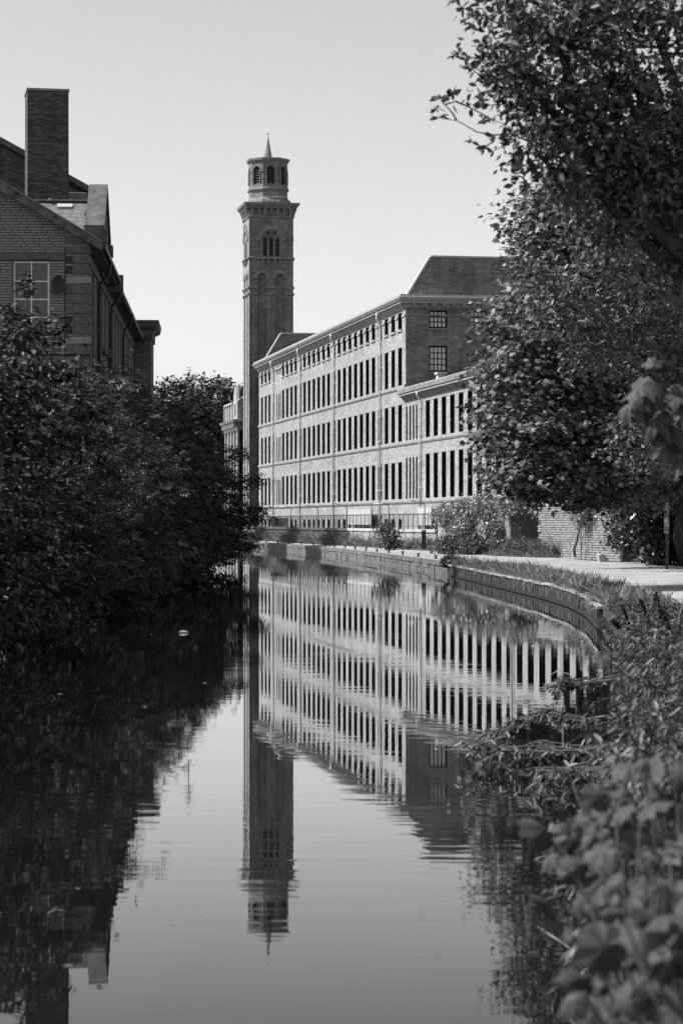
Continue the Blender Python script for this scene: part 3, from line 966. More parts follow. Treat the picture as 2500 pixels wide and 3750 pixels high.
def build_house():
    e = thing_base('stone_house', HO, H_RZ, 'dark gabled stone house with quoins rising above the overgrown bushes', 'house')
    win = (1.44, 2.77, 9.3, 12.1)
    YB, ZB = 3.5, 8.6
    # gable: mortar backing where the stones are laid one by one, coursed masonry beyond
    m = MB(); m.wall(hg, 0.0, YB, ZB, 12.7, [win], 0.25)
    m.poly([hg(0, 12.7, 0), hg(YB, 12.7, 0), hg(YB, verge_z(YB), 0), hg(0, verge_z(0), 0)])
    m.build('mortar_bed', M['mortar'], e)
    m = MB(); m.poly([hg(YB, ZB, 0.04), hg(12, ZB, 0.04), hg(12, verge_z(12), 0.04), hg(6, verge_z(6), 0.04), hg(YB, verge_z(YB), 0.04)])
    m.quad(hg(0, 0.4, 0.04), hg(12, 0.4, 0.04), hg(12, ZB, 0.04), hg(0, ZB, 0.04))
    m.build('gable_wall', M['house'], e)
    rs = random.Random(3)
    meshes = []
    for ln in (0.2, 0.3, 0.38, 0.46, 0.54):
        for k in range(2):
            b = MB(); h = 0.088; j = lambda: rs.uniform(-0.004, 0.004)
            x1 = 0.045
            b.hexa([(0, j(), j()), (0, ln + j(), j()), (-x1 + j(), ln - 0.006, 0.006), (-x1 + j(), 0.006, 0.006),
                    (0, j(), h + j()), (0, ln + j(), h + j()), (-x1 + j(), ln - 0.006, h - 0.006), (-x1 + j(), 0.006, h - 0.006)])
            meshes.append((ln, b.mesh('brick', M['brick'])))
    def fill(y0, y1, z):
        y = y0
        while y < y1 - 0.08:
            ln, me = rs.choice(meshes)
            left = y1 - y
            if ln > left - 0.16: ln0, ln = ln, left
            else: ln0 = ln
            link('brick', me, e, (0, y, z - HO.z), scale=(1, ln / ln0, 1)); y += ln + 0.014
    z = ZB + 0.1
    while z < 15.1:
        if 12.10 <= z + 0.05 <= 12.41: z += 0.103; continue
        ymin = (z + 0.15 - 12.70) / 0.591 - 0.45
        y0 = max(0.0 if z > 12.55 else 0.885, ymin) + rs.uniform(0, 0.01)
        if z + 0.09 > win[2] and z < win[3]:
            fill(y0, win[0] - 0.02, z); fill(win[1] + 0.02, YB, z)
        else: fill(y0, YB, z)
        z += 0.103
    m = MB(); m.box(-0.06, 0.05, 0.885, 12, 12.13, 12.40); m.build('band_course', M['band'], e)
    m = MB(); m.box(-0.10, 0.02, 1.5, 2.15, 12.17, 12.3); m.build('broken_lintel_patch', M['quoin'], e)
    # quoins
    z = 8.7; k = 0
    qm = []
    for i in range(4):
        b = MB(); L_ = (0.86, 0.86, 0.6, 0.86)[i]
        rr = lambda: rs.uniform(-0.012, 0.012)
        b.hexa([(-0.11, -0.06 + rr(), rr()), (0.4, -0.06, 0), (0.4, L_, 0), (-0.09 + rr(), L_ + rr(), rr()), (-0.09, -0.05, 0.27 + rr()), (0.4, -0.06, 0.27), (0.4, L_, 0.27), (-0.1 + rr(), L_ + rr(), 0.26 + rr())])
        qm.append(b.mesh('quoin', M['quoin'] if i != 3 else M['brick']))
    while z < 12.75:
        link('quoin', qm[(k * 7 + (k // 3)) % 4], e, (0, 0, z - HO.z))
        b = (0, 0.29, 0.58)
        for yy in b:
            link('brick', meshes[2][1], e, (0, yy, z + 0.275 - HO.z), scale=(1, 0.9, 0.9))
        z += 0.367; k += 1
    # gable window
    f, _ = window_mesh(win[1] - win[0], win[3] - win[2], 2, 4, 0.08, M['whiteframe'], 0.05)
    o = link('window', f, e, (0.06, win[1], win[2] - HO.z), (0, 0, R(-90)), (1, -1, 1))
    pw, ph = (win[1] - win[0] - 0.16) / 2, (win[3] - win[2] - 0.16) / 4
    p = MB(); p.box(0.02, pw - 0.02, -0.05, -0.035, 0.02, ph - 0.02); pm = p.mesh('pane', M['greyglass'])
    for i in range(2):
        for j in range(4): link('pane', pm, o, (0.08 + pw * i, 0, 0.08 + ph * j))
    # roof, barge board, side wall, eaves, gutter
    m = MB()
    ov = -0.32
    for (a, b) in (((-0.45, verge_z(-0.45)), (6, verge_z(6))), ((6, verge_z(6)), (12.45, verge_z(12.45)))):
        m.hexa([(ov, a[0], a[1]), (43, a[0], a[1]), (43, b[0], b[1]), (ov, b[0], b[1]), (ov, a[0], a[1] + 0.12), (43, a[0], a[1] + 0.12), (43, b[0], b[1] + 0.12), (ov, b[0], b[1] + 0.12)])
    m.build('roof', M['roof'], e)
    for (a, b) in (((-0.5, 12.66), (6, verge_z(6) - 0.0)), ((6, verge_z(6)), (12.5, 12.66))):
        m = MB(); m.hexa([(ov - 0.09, a[0], a[1] - 0.22), (ov - 0.01, a[0], a[1] - 0.22), (ov - 0.01, b[0], b[1] - 0.24), (ov - 0.09, b[0], b[1] - 0.24),
                          (ov - 0.09, a[0], a[1] + 0.09), (ov - 0.01, a[0], a[1] + 0.09), (ov - 0.01, b[0], b[1] + 0.09), (ov - 0.09, b[0], b[1] + 0.09)])
        m.build('bargeboard', M['bargeboard'], e)
        m = MB(); m.hexa([(ov - 0.13, a[0], a[1] + 0.095), (ov + 0.1, a[0], a[1] + 0.125), (ov + 0.1, b[0], b[1] + 0.125), (ov - 0.13, b[0], b[1] + 0.095),
                          (ov - 0.13, a[0], a[1] + 0.15), (ov + 0.1, a[0], a[1] + 0.16), (ov + 0.1, b[0], b[1] + 0.16), (ov - 0.13, b[0], b[1] + 0.15)])
        m.build('verge_slates', M['slate'], e)
    holes = []
    x = 2.0
    while x < 41:
        holes.append((x, x + 1.25, 7.4, 11.9)); holes.append((x, x + 1.25, 2.6, 6.2)); x += 3.1
    m = MB(); m.wall(lambda s, z, d: (s, -d, z), 0.4, 43, 0.4, 12.75, holes, 0.25); m.build('side_wall', M['house'], e)
    wf = MB(); wf.box(0, 0.1, 0, 0.07, 0, 4.5); wf.box(1.15, 1.25, 0, 0.07, 0, 4.5); wf.box(0.1, 1.15, 0, 0.07, 0, 0.1); wf.box(0.1, 1.15, 0, 0.07, 4.4, 4.5)
    wf.box(0.6, 0.65, 0.01, 0.06, 0.1, 4.4); wf.box(0.1, 1.15, 0.012, 0.055, 2.2, 2.27)
    wfm = wf.mesh('window', M['whiteframe']); wg = MB(); wg.box(0.02, 1.23, 0.03, 0.045, 0.02, 4.48); wgm = wg.mesh('pane', M['glass'])
    for (a, b, c, d) in holes:
        o = link('window', wfm, e, (a, 0.15, c - HO.z), scale=(1, 1, (d - c) / 4.5)); link('pane', wgm, o)
    m = MB(); m.box(0.42, 43, -0.05, -0.003, 11.95, 12.3); m.build('eaves_band', M['band'], e)
    for (a, b, yo, zo) in ((-0.35, 12.6, -0.62, 12.62), (13.2, 42.8, -0.55, 12.50)):
        m = MB(); m.box(a, b, yo, yo + 0.16, zo - 0.1, zo + 0.06); m.build('gutter', M['iron'], e)
    m = MB(); m.box(0.42, 42.9, -0.46, 0.1, 12.45, 12.55); m.build('soffit', M['band'], e)
    m = MB(); m.box(12.7, 13.1, -0.7, 0.2, 12.2, 12.9); m.build('eaves_corbel', M['quoin'], e)
    for xx in (4.6, 14.2, 27.0):
        m = MB(); m.tube([(xx, -0.56, 12.5), (xx, -0.5, 12.1), (xx + 0.05, -0.16, 11.7), (xx + 0.05, -0.12, 11.2), (xx + 0.05, -0.12, 1.0)], 0.06, 7); m.build('downpipe', M['iron'], e, True)
    # balcony rails on the side
    for zz in (8.0, 9.0):
        m = MB(); m.tube([(0.3, -0.5, zz), (6.5, -0.5, zz)], 0.03, 5); m.build('balcony_rail', M['iron'], e)
    for xx in (0.4, 2.4, 4.4, 6.4):
        m = MB(); m.tube([(xx, -0.5, 6.9), (xx, -0.5, 9.02)], 0.03, 5); m.tube([(xx, -0.5, 7.0), (xx, 0, 7.0)], 0.03, 5); m.build('balcony_post', M['iron'], e)
    # end pier with bracketed cornice
    m = MB(); m.box(43.0, 47.5, -0.95, 6.0, 0.4, 12.9); m.build('end_pier', M['house'], e)
    m = MB(); m.sweep([(43.0, -0.95), (47.5, -0.95), (47.5, 6.0), (43.0, 6.0)], [(0, 12.5), (0.08, 12.5), (0.1, 12.95), (0.36, 13.1), (0.42, 13.38), (0.42, 13.5), (-1, 13.56)]); m.build('pier_cornice', M['band'], e)
    for yy in (-0.75, 0.15, 1.05, 1.95):
        m = MB(); m.hexa([(42.8, yy, 12.6), (43, yy, 12.6), (43, yy + 0.35, 12.6), (42.8, yy + 0.35, 12.6), (42.66, yy, 13.0), (43, yy, 13.0), (43, yy + 0.35, 13.0), (42.66, yy + 0.35, 13.0)]); m.build('pier_bracket', M['quoin'], e)
    # cross wing with parapet gable towards the canal
    ZR = 15.45
    m = MB()
    m.poly([(6.4, -0.15, 12.3), (11.4, -0.15, 12.3), (11.4, -0.15, 14.1), (8.9, -0.15, 15.9), (6.4, -0.15, 14.1)]); m.poly([(6.4, 0.42, 12.9), (11.4, 0.42, 12.9), (11.4, 0.42, 14.1), (8.9, 0.42, 15.9), (6.4, 0.42, 14.1)])
    m.quad((6.4, -0.15, 12.3), (6.4, 0.42, 12.3), (6.4, 0.42, 14.1), (6.4, -0.15, 14.1)); m.quad((11.4, -0.15, 12.3), (11.4, 0.42, 12.3), (11.4, 0.42, 14.1), (11.4, -0.15, 14.1))
    m.build('cross_gable', M['house'], e)
    for sx in (-1, 1):
        m = MB(); x0, x1 = 8.9 + sx * 2.75, 8.9
        m.hexa([(x0, -0.25, 13.98), (x0, 0.5, 13.98), (x1, 0.5, 15.96), (x1, -0.25, 15.96), (x0, -0.25, 14.18), (x0, 0.5, 14.18), (x1, 0.5, 16.16), (x1, -0.25, 16.16)])
        m.build('gable_coping', M['quoin'], e)
        m = MB(); m.box(x0 - 0.12, x0 + 0.3 * (1 if sx < 0 else -1) + 0.12, -0.34, 0.6, 13.5, 13.97) if sx < 0 else m.box(x0 - 0.42, x0 + 0.12, -0.34, 0.6, 13.5, 13.97)
        m.build('kneeler', M['quoin'], e)
    m = MB(); m.quad((6.1, 0.45, 13.22), (6.1, 6.2, 13.22), (8.9, 6.2, ZR - 0.06), (8.9, 0.45, ZR - 0.06)); m.quad((11.7, 0.45, 13.22), (11.7, 6.2, 13.22), (8.9, 6.2, ZR - 0.06), (8.9, 0.45, ZR - 0.06)); m.build('cross_roof', M['roof'], e)
    sl = []
    for ln in (0.3, 0.4, 0.5):
        b = MB(); b.hexa([(0, 0, 0), (0, ln, 0), (0.34, ln, 0.258), (0.34, 0, 0.258), (-0.012, 0, 0.02), (-0.012, ln, 0.02), (0.328, ln, 0.272), (0.328, 0, 0.272)]); sl.append((ln, b.mesh('slate', M['slate'])))
    r0 = 0
    for i in range(12):
        f = i / 12.0
        x = 6.1 + (8.9 - 6.1) * f; z = 13.22 + (ZR - 0.06 - 13.22) * f + 0.012
        y = 0.5 + rs.uniform(0, 0.15)
        while y < 3.6:
            ln, me = rs.choice(sl)
            link('slate', me, e, (x, y, z - HO.z)); y += ln + 0.008
    m = MB(); m.tube([(8.9, 0.45, ZR), (8.9, 6.2, ZR)], 0.09, 6); m.build('ridge_tiles', M['iron'], e)
    m = MB(); m.box(8.72, 8.95, 2.0, 2.14, ZR + 0.02, ZR + 0.12); m.build('ridge_patch', M['white'], e)
    m = MB(); m.hexa([(8.5, 1.15, 15.15), (8.5, 1.75, 15.15), (8.68, 1.75, 15.3), (8.68, 1.15, 15.3), (8.48, 1.15, 15.2), (8.48, 1.75, 15.2), (8.66, 1.75, 15.34), (8.66, 1.15, 15.34)]); m.build('slate_patch', M['white'], e)
    return e


build_house()


def build_dish():
    e = thing_base('satellite_dish', HO + Vector((0, -0.35, 10.3)), R(20), 'round dark satellite dish on the gable beside the pale window', 'satellite dish')
    e.location = (HO.x - 1.10 + 0.02, HO.y - 0.38, 11.2); BASE[e.name] = 0
    m = MB(); n = 24; b = []
    for r in (0.0001, 0.12, 0.2, 0.26): 
        for k in range(n):
            t = 2 * math.pi * k / n
            m.v.append((r * math.cos(t), -0.0 - (0.07 - 0.07 * (r / 0.26) ** 2) * -1, r * 1.32 * math.sin(t)))
    for i in range(3):
        for k in range(n): m.f.append((i * n + k, i * n + (k + 1) % n, (i + 1) * n + (k + 1) % n, (i + 1) * n + k))
    m.build('dish', M['iron'], e, True, base=False)
    m = MB(); m.tube([(0, 0.07, -0.05), (0.05, 0.3, -0.1), (0.05, 0.42, -0.2)], 0.025, 6); m.build('bracket', M['iron'], e, base=False)
    m = MB(); m.tube([(0.0, 0.05, -0.3), (-0.18, -0.1, -0.36), (-0.3, -0.22, -0.3)], 0.018, 6); m.tube([(-0.3, -0.22, -0.3), (-0.36, -0.24, -0.22)], 0.035, 8); m.build('receiver_arm', M['iron'], e, base=False)


build_dish()


def build_chimney():
    p = at(171, 1000, 110)
    e = thing_base('chimney_stack', (p.x, p.y, 8.0), R(11), 'big square dark brick chimney stack rising behind the left house', 'chimney')
    w = 0.93
    m = MB(); m.sweep([(-w, -w), (w, -w), (w, w), (-w, w)], [(0.03, 8.0), (0.0, 14), (-0.01, 22.0), (-0.6, 22.02)]); m.build('stack', M['chimney'], e)
    m = MB(); m.sweep([(-w, -w), (w, -w), (w, w), (-w, w)], [(-0.04, 22.0), (0.03, 22.02), (0.03, 22.12), (-0.93, 22.14)]); m.build('cap', M['ashlard'], e)


build_chimney()


def build_rear():
    YY = 126.0
    p = at(321, 663, YY)
    e = thing_base('warehouse', (p.x, p.y, 1.0), R(8), 'dark gabled warehouse with heavy kneelers behind the brick chimney stack', 'warehouse')
    # local x to the right, y away; gable plane y=0
    H, AX, AZ = 20.0, -6.6, 23.6
    W_ = 13.2
    m = MB(); m.poly([(-W_, 0, 1), (-0.5, 0, 1), (-0.5, 0, H - 0.2), (AX, 0, AZ - 0.3), (-W_, 0, H)])
    m.quad((-0.5, 0, 1), (-0.5, 22, 1), (-0.5, 22, H - 0.2), (-0.5, 0, H - 0.2)); m.build('walls', M['chimney'], e)
    for a, b in (((0.15, H), (AX, AZ)), ((-W_ - 0.15, H), (AX, AZ))):
        m = MB(); m.hexa([(a[0], -0.35, a[1] - 0.3), (a[0], 22, a[1] - 0.3), (b[0], 22, b[1] - 0.3), (b[0], -0.35, b[1] - 0.3), (a[0], -0.35, a[1]), (a[0], 22, a[1]), (b[0], 22, b[1]), (b[0], -0.35, b[1])])
        m.build('roof', M['roof'], e)
    m = MB(); m.sweep([(-1.9, 0.6), (-1.9, -0.3), (-0.4, -0.3), (-0.4, 0.6)], [(0, 17.3), (0.08, 17.3), (0.08, 17.6), (0, 17.7), (0, 18.6), (0.1, 18.7), (0.12, 19.0), (0.35, 19.2), (0.4, 19.6), (0, 19.7)], True); m.build('kneeler', M['quoin'], e)
    m = MB(); m.box(-W_, -1.95, -0.14, -0.01, 18.3, 18.9); m.build('string_course', M['quoin'], e)


build_rear()

# ================================================================== walls, railings and lamps before the mill
WALL_PTS = [(72, 1.7), (66, 2.0), (6, 3.1), (-25, 3.1)]


def wp(t):
    return float(np.interp(t, [-25, 6, 66, 72], [3.1, 3.1, 2.0, 1.7]))


def build_parapet():
    O = mill_xy(-25, 3.1)
    e = thing_base('canal_wall', (O.x, O.y, 1.0), 0, 'low stone wall with flat coping between towpath and mill railing', 'wall')
    m = MB()
    ts = [-25, 6, 66, 72]
    def P(t, o, z): q = mill_xy(t, wp(t) + o); return (q.x - O.x, q.y - O.y, z)
    for a, b in zip(ts[:-1], ts[1:]):
        if a == 6: m.build('wall', M['mill'], e); m = MB()
        m.hexa([P(a, 0, 0.5), P(b, 0, 0.5), P(b, -0.4, 0.5), P(a, -0.4, 0.5), P(a, 0, 1.86), P(b, 0, 1.86), P(b, -0.4, 1.86), P(a, -0.4, 1.86)])
    o = m.build('wall', M['chimney'], e); o['label'] = 'darker, finer-coursed stretch of the low wall'
    t = -25.0; rr = random.Random(5)
    while t < 71.5:
        L_ = rr.uniform(1.3, 1.9); b = min(t + L_, 72)
        z = 1.865 + rr.uniform(0, 0.015); j = rr.uniform(-0.02, 0.02)
        m = MB(); m.hexa([P(t + 0.012, 0.09 + j, z), P(b, 0.09 + j, z), P(b, -0.5, z), P(t + 0.012, -0.5, z), P(t + 0.012, 0.09 + j, z + 0.18), P(b, 0.09 + j, z + 0.18), P(b, -0.5, z + 0.19), P(t + 0.012, -0.5, z + 0.19)])
        m.build('coping_stone', M['coping'] if t < 5.5 else M['band'], e); t = b  # coping darker along the darker stretch too


build_parapet()


def build_railing():
    O = mill_xy(-25, 2.9)
    e = thing_base('iron_railing', (O.x, O.y, 2.06), 0, 'long dark iron railing standing on the low wall before the mill', 'railing')
    def P(t, z): q = mill_xy(t, wp(t) - 0.22); return Vector((q.x - O.x, q.y - O.y, z - 2.06))
    ts = list(np.arange(-24.6, 71, 1.6))
    for z, r in ((3.05, 0.03), (2.2, 0.02)):
        m = MB(); m.tube([P(t, z) for t in ts], r, 6); m.build('rail', M['iron'], e, base=False)
    pm = MB(); pm.box(-0.025, 0.025, -0.025, 0.025, 0.0, 1.02); pme = pm.mesh('post', M['iron'])
    for t in ts: link('post', pme, e, P(t, 2.06))
    m = MB()
    for a, b in zip(ts[:-1], ts[1:]):
        for k in range(1, 4):
            p = P(a + (b - a) * k / 4, 2.06); m.box(p.x - 0.008, p.x + 0.008, p.y - 0.008, p.y + 0.008, 0.14, 1.05)
    o = m.build('bars', M['iron'], e, base=False); o['kind'] = 'stuff'


build_railing()


def build_lamps():
    # u,v of each lamp head in the photograph, bracket post on the railing line
    data = [(1040, 1857, 'lamp with a drooping neck nearest the chimney tower', -1), (1137, 1850, 'angled lamp second from the chimney tower', 1), (1245, 1844, 'angled lamp left of the white hoarding', 1),
            (1398, 1845, 'lamp with a drooping neck right of the white hoarding', -1), (1551, 1832, 'angled lamp beside the ivy at the wing', 1)]
    for i, (u, v, lab, kind) in enumerate(data):
        # solve where the head sits above the railing line
        t = 0.0
        k = (u + 26 - 1250) / FPX
        best = min(np.arange(-20, 70, 0.05), key=lambda tt: abs(mill_xy(tt, wp(tt) - 0.3).x - k * mill_xy(tt, wp(tt) - 0.3).y))
        q = mill_xy(best, wp(best) - 0.3)
        hz = CAMZ - (v - 1910) / FPX * q.y
        e = thing_base('street_lamp', (q.x, q.y, 2.06), 0, 'street ' + lab, 'street lamp', 'street lamps along the railing')
        h = hz - 2.06
        r = 0.03
        m = MB()
        if kind > 0: pts = [(0, 0, 0), (0, 0, h - 0.32), (-0.04, 0, h - 0.25), (-0.5, 0, h - 0.08)]
        else: pts = [(0, 0, 0), (0, 0, h - 0.3), (-0.05, 0, h - 0.12), (-0.15, 0, h - 0.03), (-0.3, 0, h), (-0.5, 0, h)]
        m.tube(pts, r, 7); m.build('post', M['iron'], e, True, base=False)
        tilt = 0.32 if kind > 0 else -0.05
        hd = MB(); n = 10
        prof = [(0, 0.03), (0.1, 0.07), (0.3, 0.1), (0.5, 0.085), (0.62, 0.02)]
        for x, rr in prof:
            for kk in range(n):
                a = 2 * math.pi * kk / n
                hd.v.append((-x, rr * 1.2 * math.cos(a), rr * 0.8 * math.sin(a)))
        for a in range(len(prof) - 1):
            for kk in range(n): hd.f.append((a * n + kk, a * n + (kk + 1) % n, (a + 1) * n + (kk + 1) % n, (a + 1) * n + kk))
        o = hd.build('lamp_head', M['lamp'], e, True, base=False); o.location = (-0.46, 0, h - (0.1 if kind > 0 else 0)); o.rotation_euler = (0, tilt, 0)


build_lamps()


def hoarding(t0, t1, z0, z1, label):
    O = mill_xy(t0, 0.5)
    e = thing_base('hoarding', (O.x, O.y, 1.0), MILL_RZ, label, 'hoarding')
    m = MB(); m.box(0, t1 - t0, 0, 0.06, z0, z1); m.build('board', M['white'], e)
    for x in (0.2, (t1 - t0) / 2, t1 - t0 - 0.2):
        m = MB(); m.box(x - 0.05, x + 0.05, -0.08, -0.002, 0.6, z1 - 0.1); m.build('stake', M['wood'], e)
    m = MB(); m.box(-0.03, t1 - t0 + 0.03, -0.02, 0.08, z1 + 0.003, z1 + 0.06); m.build('cap', M['coping'], e)


hoarding(10.8, 21.3, 2.3, 3.6, 'wide white hoarding board behind the railing at the mill foot')
hoarding(-11.6, -6.9, 2.3, 3.55, 'white hoarding board at the foot of the wing beside the ivy')


def build_yard_bits():
    q = mill_xy(52.5, 1.0)
    e = thing_base('sloping_buttress', (q.x, q.y, 1.0), MILL_RZ, 'dark sloping stone buttress leaning behind the low wall', 'buttress')
    m = MB(); m.hexa([(0, -0.4, 0.8), (0.9, -0.4, 0.8), (0.9, 0.9, 0.8), (0, 0.9, 0.8), (0.6, -0.4, 2.9), (3.4, -0.4, 2.9), (3.4, 0.6, 2.9), (0.6, 0.6, 2.9)]); m.build('slab', M['ashlard'], e)
    m = MB(); m.hexa([(-0.1, 0.5, 0.8), (1.0, 0.5, 0.8), (1.0, 1.0, 0.8), (-0.1, 1.0, 0.8), (0.5, 0.7, 3.0), (3.6, 0.7, 3.0), (3.6, 0.9, 3.0), (0.5, 0.9, 3.0)]); m.build('coping', M['iron'], e)
    q = at(1551, 1990, 140)
    e = thing_base('wooden_post', (5.15, 151.5, 1.0), 0, 'short dark wooden post standing in the grass at the low wall', 'post')
    m = MB(); m.box(-0.13, 0.13, -0.13, 0.13, 0.85, 1.96); m.build('shaft', M['iron'], e)
    m = MB(); m.lathe([(0.2, 1.963), (0.16, 2.02), (0.05, 2.05)], 8); m.build('cap', M['iron'], e)


build_yard_bits()


def build_tall_walls():
    # ivy-clad wall, shaded recess, and the lit wall by the path
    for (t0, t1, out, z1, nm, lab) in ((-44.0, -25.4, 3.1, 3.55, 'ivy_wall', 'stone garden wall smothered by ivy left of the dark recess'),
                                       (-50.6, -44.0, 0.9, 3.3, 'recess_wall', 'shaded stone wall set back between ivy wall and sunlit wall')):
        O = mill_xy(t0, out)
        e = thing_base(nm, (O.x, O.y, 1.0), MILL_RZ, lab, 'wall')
        m = MB(); m.box(0, t1 - t0, -0.45, 0, 0.5, z1); m.build('wall', M['mill'] if nm == 'ivy_wall' else M['gable'], e)  # recess built in the stone darkened for shade
        if nm == 'ivy_wall':
            m = MB(); m.box(-0.45, -0.003, -2.6, 0.05, 0.5, z1 - 0.03); m.build('return', M['ashlard'], e)
        m = MB(); m.box(-0.05, t1 - t0, -0.5, 0.06, z1 + 0.003, z1 + 0.15); m.build('coping', M['coping'], e)
    O = mill_xy(-66, 3.2)
    e = thing_base('boundary_wall', (O.x, O.y, 1.0), MILL_RZ, 'sunlit coursed stone wall beside the path right of the dark recess', 'wall')
    L_ = 15.4
    m = MB(); m.box(0, L_, -0.5, -0.03, 0.5, 3.35); m.build('mortar_bed', M['mortar'], e)
    rr = random.Random(9)
    sizes = (0.9, 1.15, 1.5, 1.9)
    sm = []
    for s in sizes:
        for k in range(2):
            b = MB(); h = 0.106; j = lambda: rr.uniform(-0.012, 0.012)
            b.hexa([(0, -0.06, 0), (s, -0.06, 0), (s - 0.01, 0.02 + j(), 0.008), (0.01, 0.02 + j(), 0.008), (0, -0.06, h), (s, -0.06, h), (s - 0.01, 0.02 + j(), h - 0.008), (0.01, 0.02 + j(), h - 0.008)])
            sm.append((s, b.mesh('stone', M['rubble'])))
    z = 0.7
    while z < 3.3:
        x = rr.uniform(0, 0.3)
        while x < L_ - 0.3:
            s, me = rr.choice(sm)
            if x + s > L_: s, me = sm[0]
            if x + s <= L_ + 0.05: link('stone', me, e, (x, 0, z - 1.0))
            x += s + 0.016
        z += 0.12
    m = MB(); m.box(-0.05, L_ + 0.05, -0.55, 0.06, 3.36, 3.5); m.build('coping', M['coping'], e)
    for x in (4.9, 6.1):
        m = MB(); m.tube([(x, 0.25, 0.9), (x + 0.05, 0.22, 2.3)], 0.028, 6)
        m.build('stake', M['wood'], e)


build_tall_walls()


def build_gate_bits():
    e = thing_base('gate_post', (*at(2216, 1990, 117).xy, 0.72), R(15), 'stout dark wooden gate post at the corner of the path', 'gate post')
    m = MB(); m.hexa([(-0.27, -0.2, 0.5), (0.2, -0.2, 0.5), (0.2, 0.2, 0.5), (-0.27, 0.2, 0.5), (-0.13, -0.13, 2.18), (0.1, -0.13, 2.18), (0.1, 0.13, 2.18), (-0.13, 0.13, 2.18)]); m.build('shaft', M['wood'], e)
    m = MB(); m.box(-0.16, 0.13, -0.16, 0.16, 2.183, 2.25); m.build('cap', M['iron'], e)
    e = thing_base('fence_rail', (*at(2262, 1990, 118.5).xy, 0.75), 0, 'dark wooden rail fence half hidden in the hedge beside the gate post', 'fence')
    for x in (0, 1.3):
        m = MB(); m.box(x - 0.07, x + 0.07, -0.07, 0.07, 0.5, 1.75); m.build('post', M['iron'], e)
    m = MB(); m.box(-0.12, 1.6, -0.1, -0.072, 1.55, 1.68); m.build('rail', M['iron'], e)
    e = thing_base('stone_block', (*at(2205, 2040, 114).xy, GZ + 0.06), R(25), 'pale tilted kerb stone lying at the foot of the gate post', 'stone')
    m = MB(); m.hexa([(-0.15, -0.12, 0.5), (0.4, -0.14, 0.5), (0.42, 0.2, 0.5), (-0.12, 0.2, 0.5), (-0.28, -0.1, 0.98), (0.02, -0.1, 1.05), (0.05, 0.15, 1.05), (-0.25, 0.15, 1.0)]); m.build('block', M['coping'], e)
    for k in range(3):
        m = MB(); z = 0.66 + k * 0.12; x = 0.33 - k * 0.11
        m.box(x - 0.14, x + 0.03, -0.17, -0.125, z, z + 0.03); m.build('ridge', M['ashlard'], e)
    e = thing_base('marker_post', (*at(2441, 1990, 96).xy, GZ), R(-20), 'tall narrow pale board on a post before the dark hedge', 'post')
    m = MB(); m.box(-0.05, 0.05, 0.0, 0.08, 0.5, 3.45); m.build('post', M['iron'], e)
    m = MB(); m.box(-0.1, 0.09, -0.03, -0.003, 2.1, 3.48); m.build('board', M['wood'], e)
    m = MB(); m.box(-0.1, 0.09, -0.038, -0.031, 2.78, 2.81); m.build('joint_strip', M['iron'], e)


build_gate_bits()

# ================================================================== canal edge
def quay():
    e = thing_base('quay_wall', (5.1, 114, 0.0), 0, 'stone quay wall with big coping stones along the far bend of the canal', 'quay')
    O = Vector((5.1, 114, 0))
    rr = random.Random(21)
    def P(y, o, z): 
        # offset to the water side by o
        return (xr(y) - o - O.x, y - O.y, z)
    y = 114.3
    while y < 246:
        L_ = rr.uniform(1.4, 2.2); b = y + L_; j = rr.uniform(-0.015, 0.02)
        m = MB(); m.hexa([P(y + 0.015, 0.06 + j, 0.40), P(b, 0.06 + j, 0.40), P(b, -0.62, 0.40), P(y + 0.015, -0.62, 0.40), P(y + 0.015, 0.05 + j, 0.622 + j * 0.2), P(b, 0.05 + j, 0.622 + j * 0.2), P(b, -0.62, 0.625), P(y + 0.015, -0.62, 0.625)])
        m.build('coping_stone', M['quay'], e); y = b
    for (z0, z1) in ((0.19, 0.385), (-0.05, 0.18)):
        y = 114.3
        while y < 246:
            L_ = rr.uniform(0.9, 1.7); b = y + L_; j = rr.uniform(-0.03, 0.02)
            m = MB(); m.hexa([P(y + 0.02, 0.03 + j, z0), P(b, 0.03 + j, z0), P(b, -0.3, z0), P(y + 0.02, -0.3, z0), P(y + 0.02, 0.03 + j, z1), P(b, 0.03 + j, z1), P(b, -0.3, z1), P(y + 0.02, -0.3, z1)])
            m.build('block', M['quay'], e); y = b
    m = MB()
    ys = [114.2, 118, 130, 151.6, 170, 192, 213.8, 246]
    for a, b in zip(ys[:-1], ys[1:]): m.quad(P(a, -0.08, -0.6), P(b, -0.08, -0.6), P(b, -0.08, 0.5), P(a, -0.08, 0.5))
    m.build('backing', M['mortar'], e)


quay()


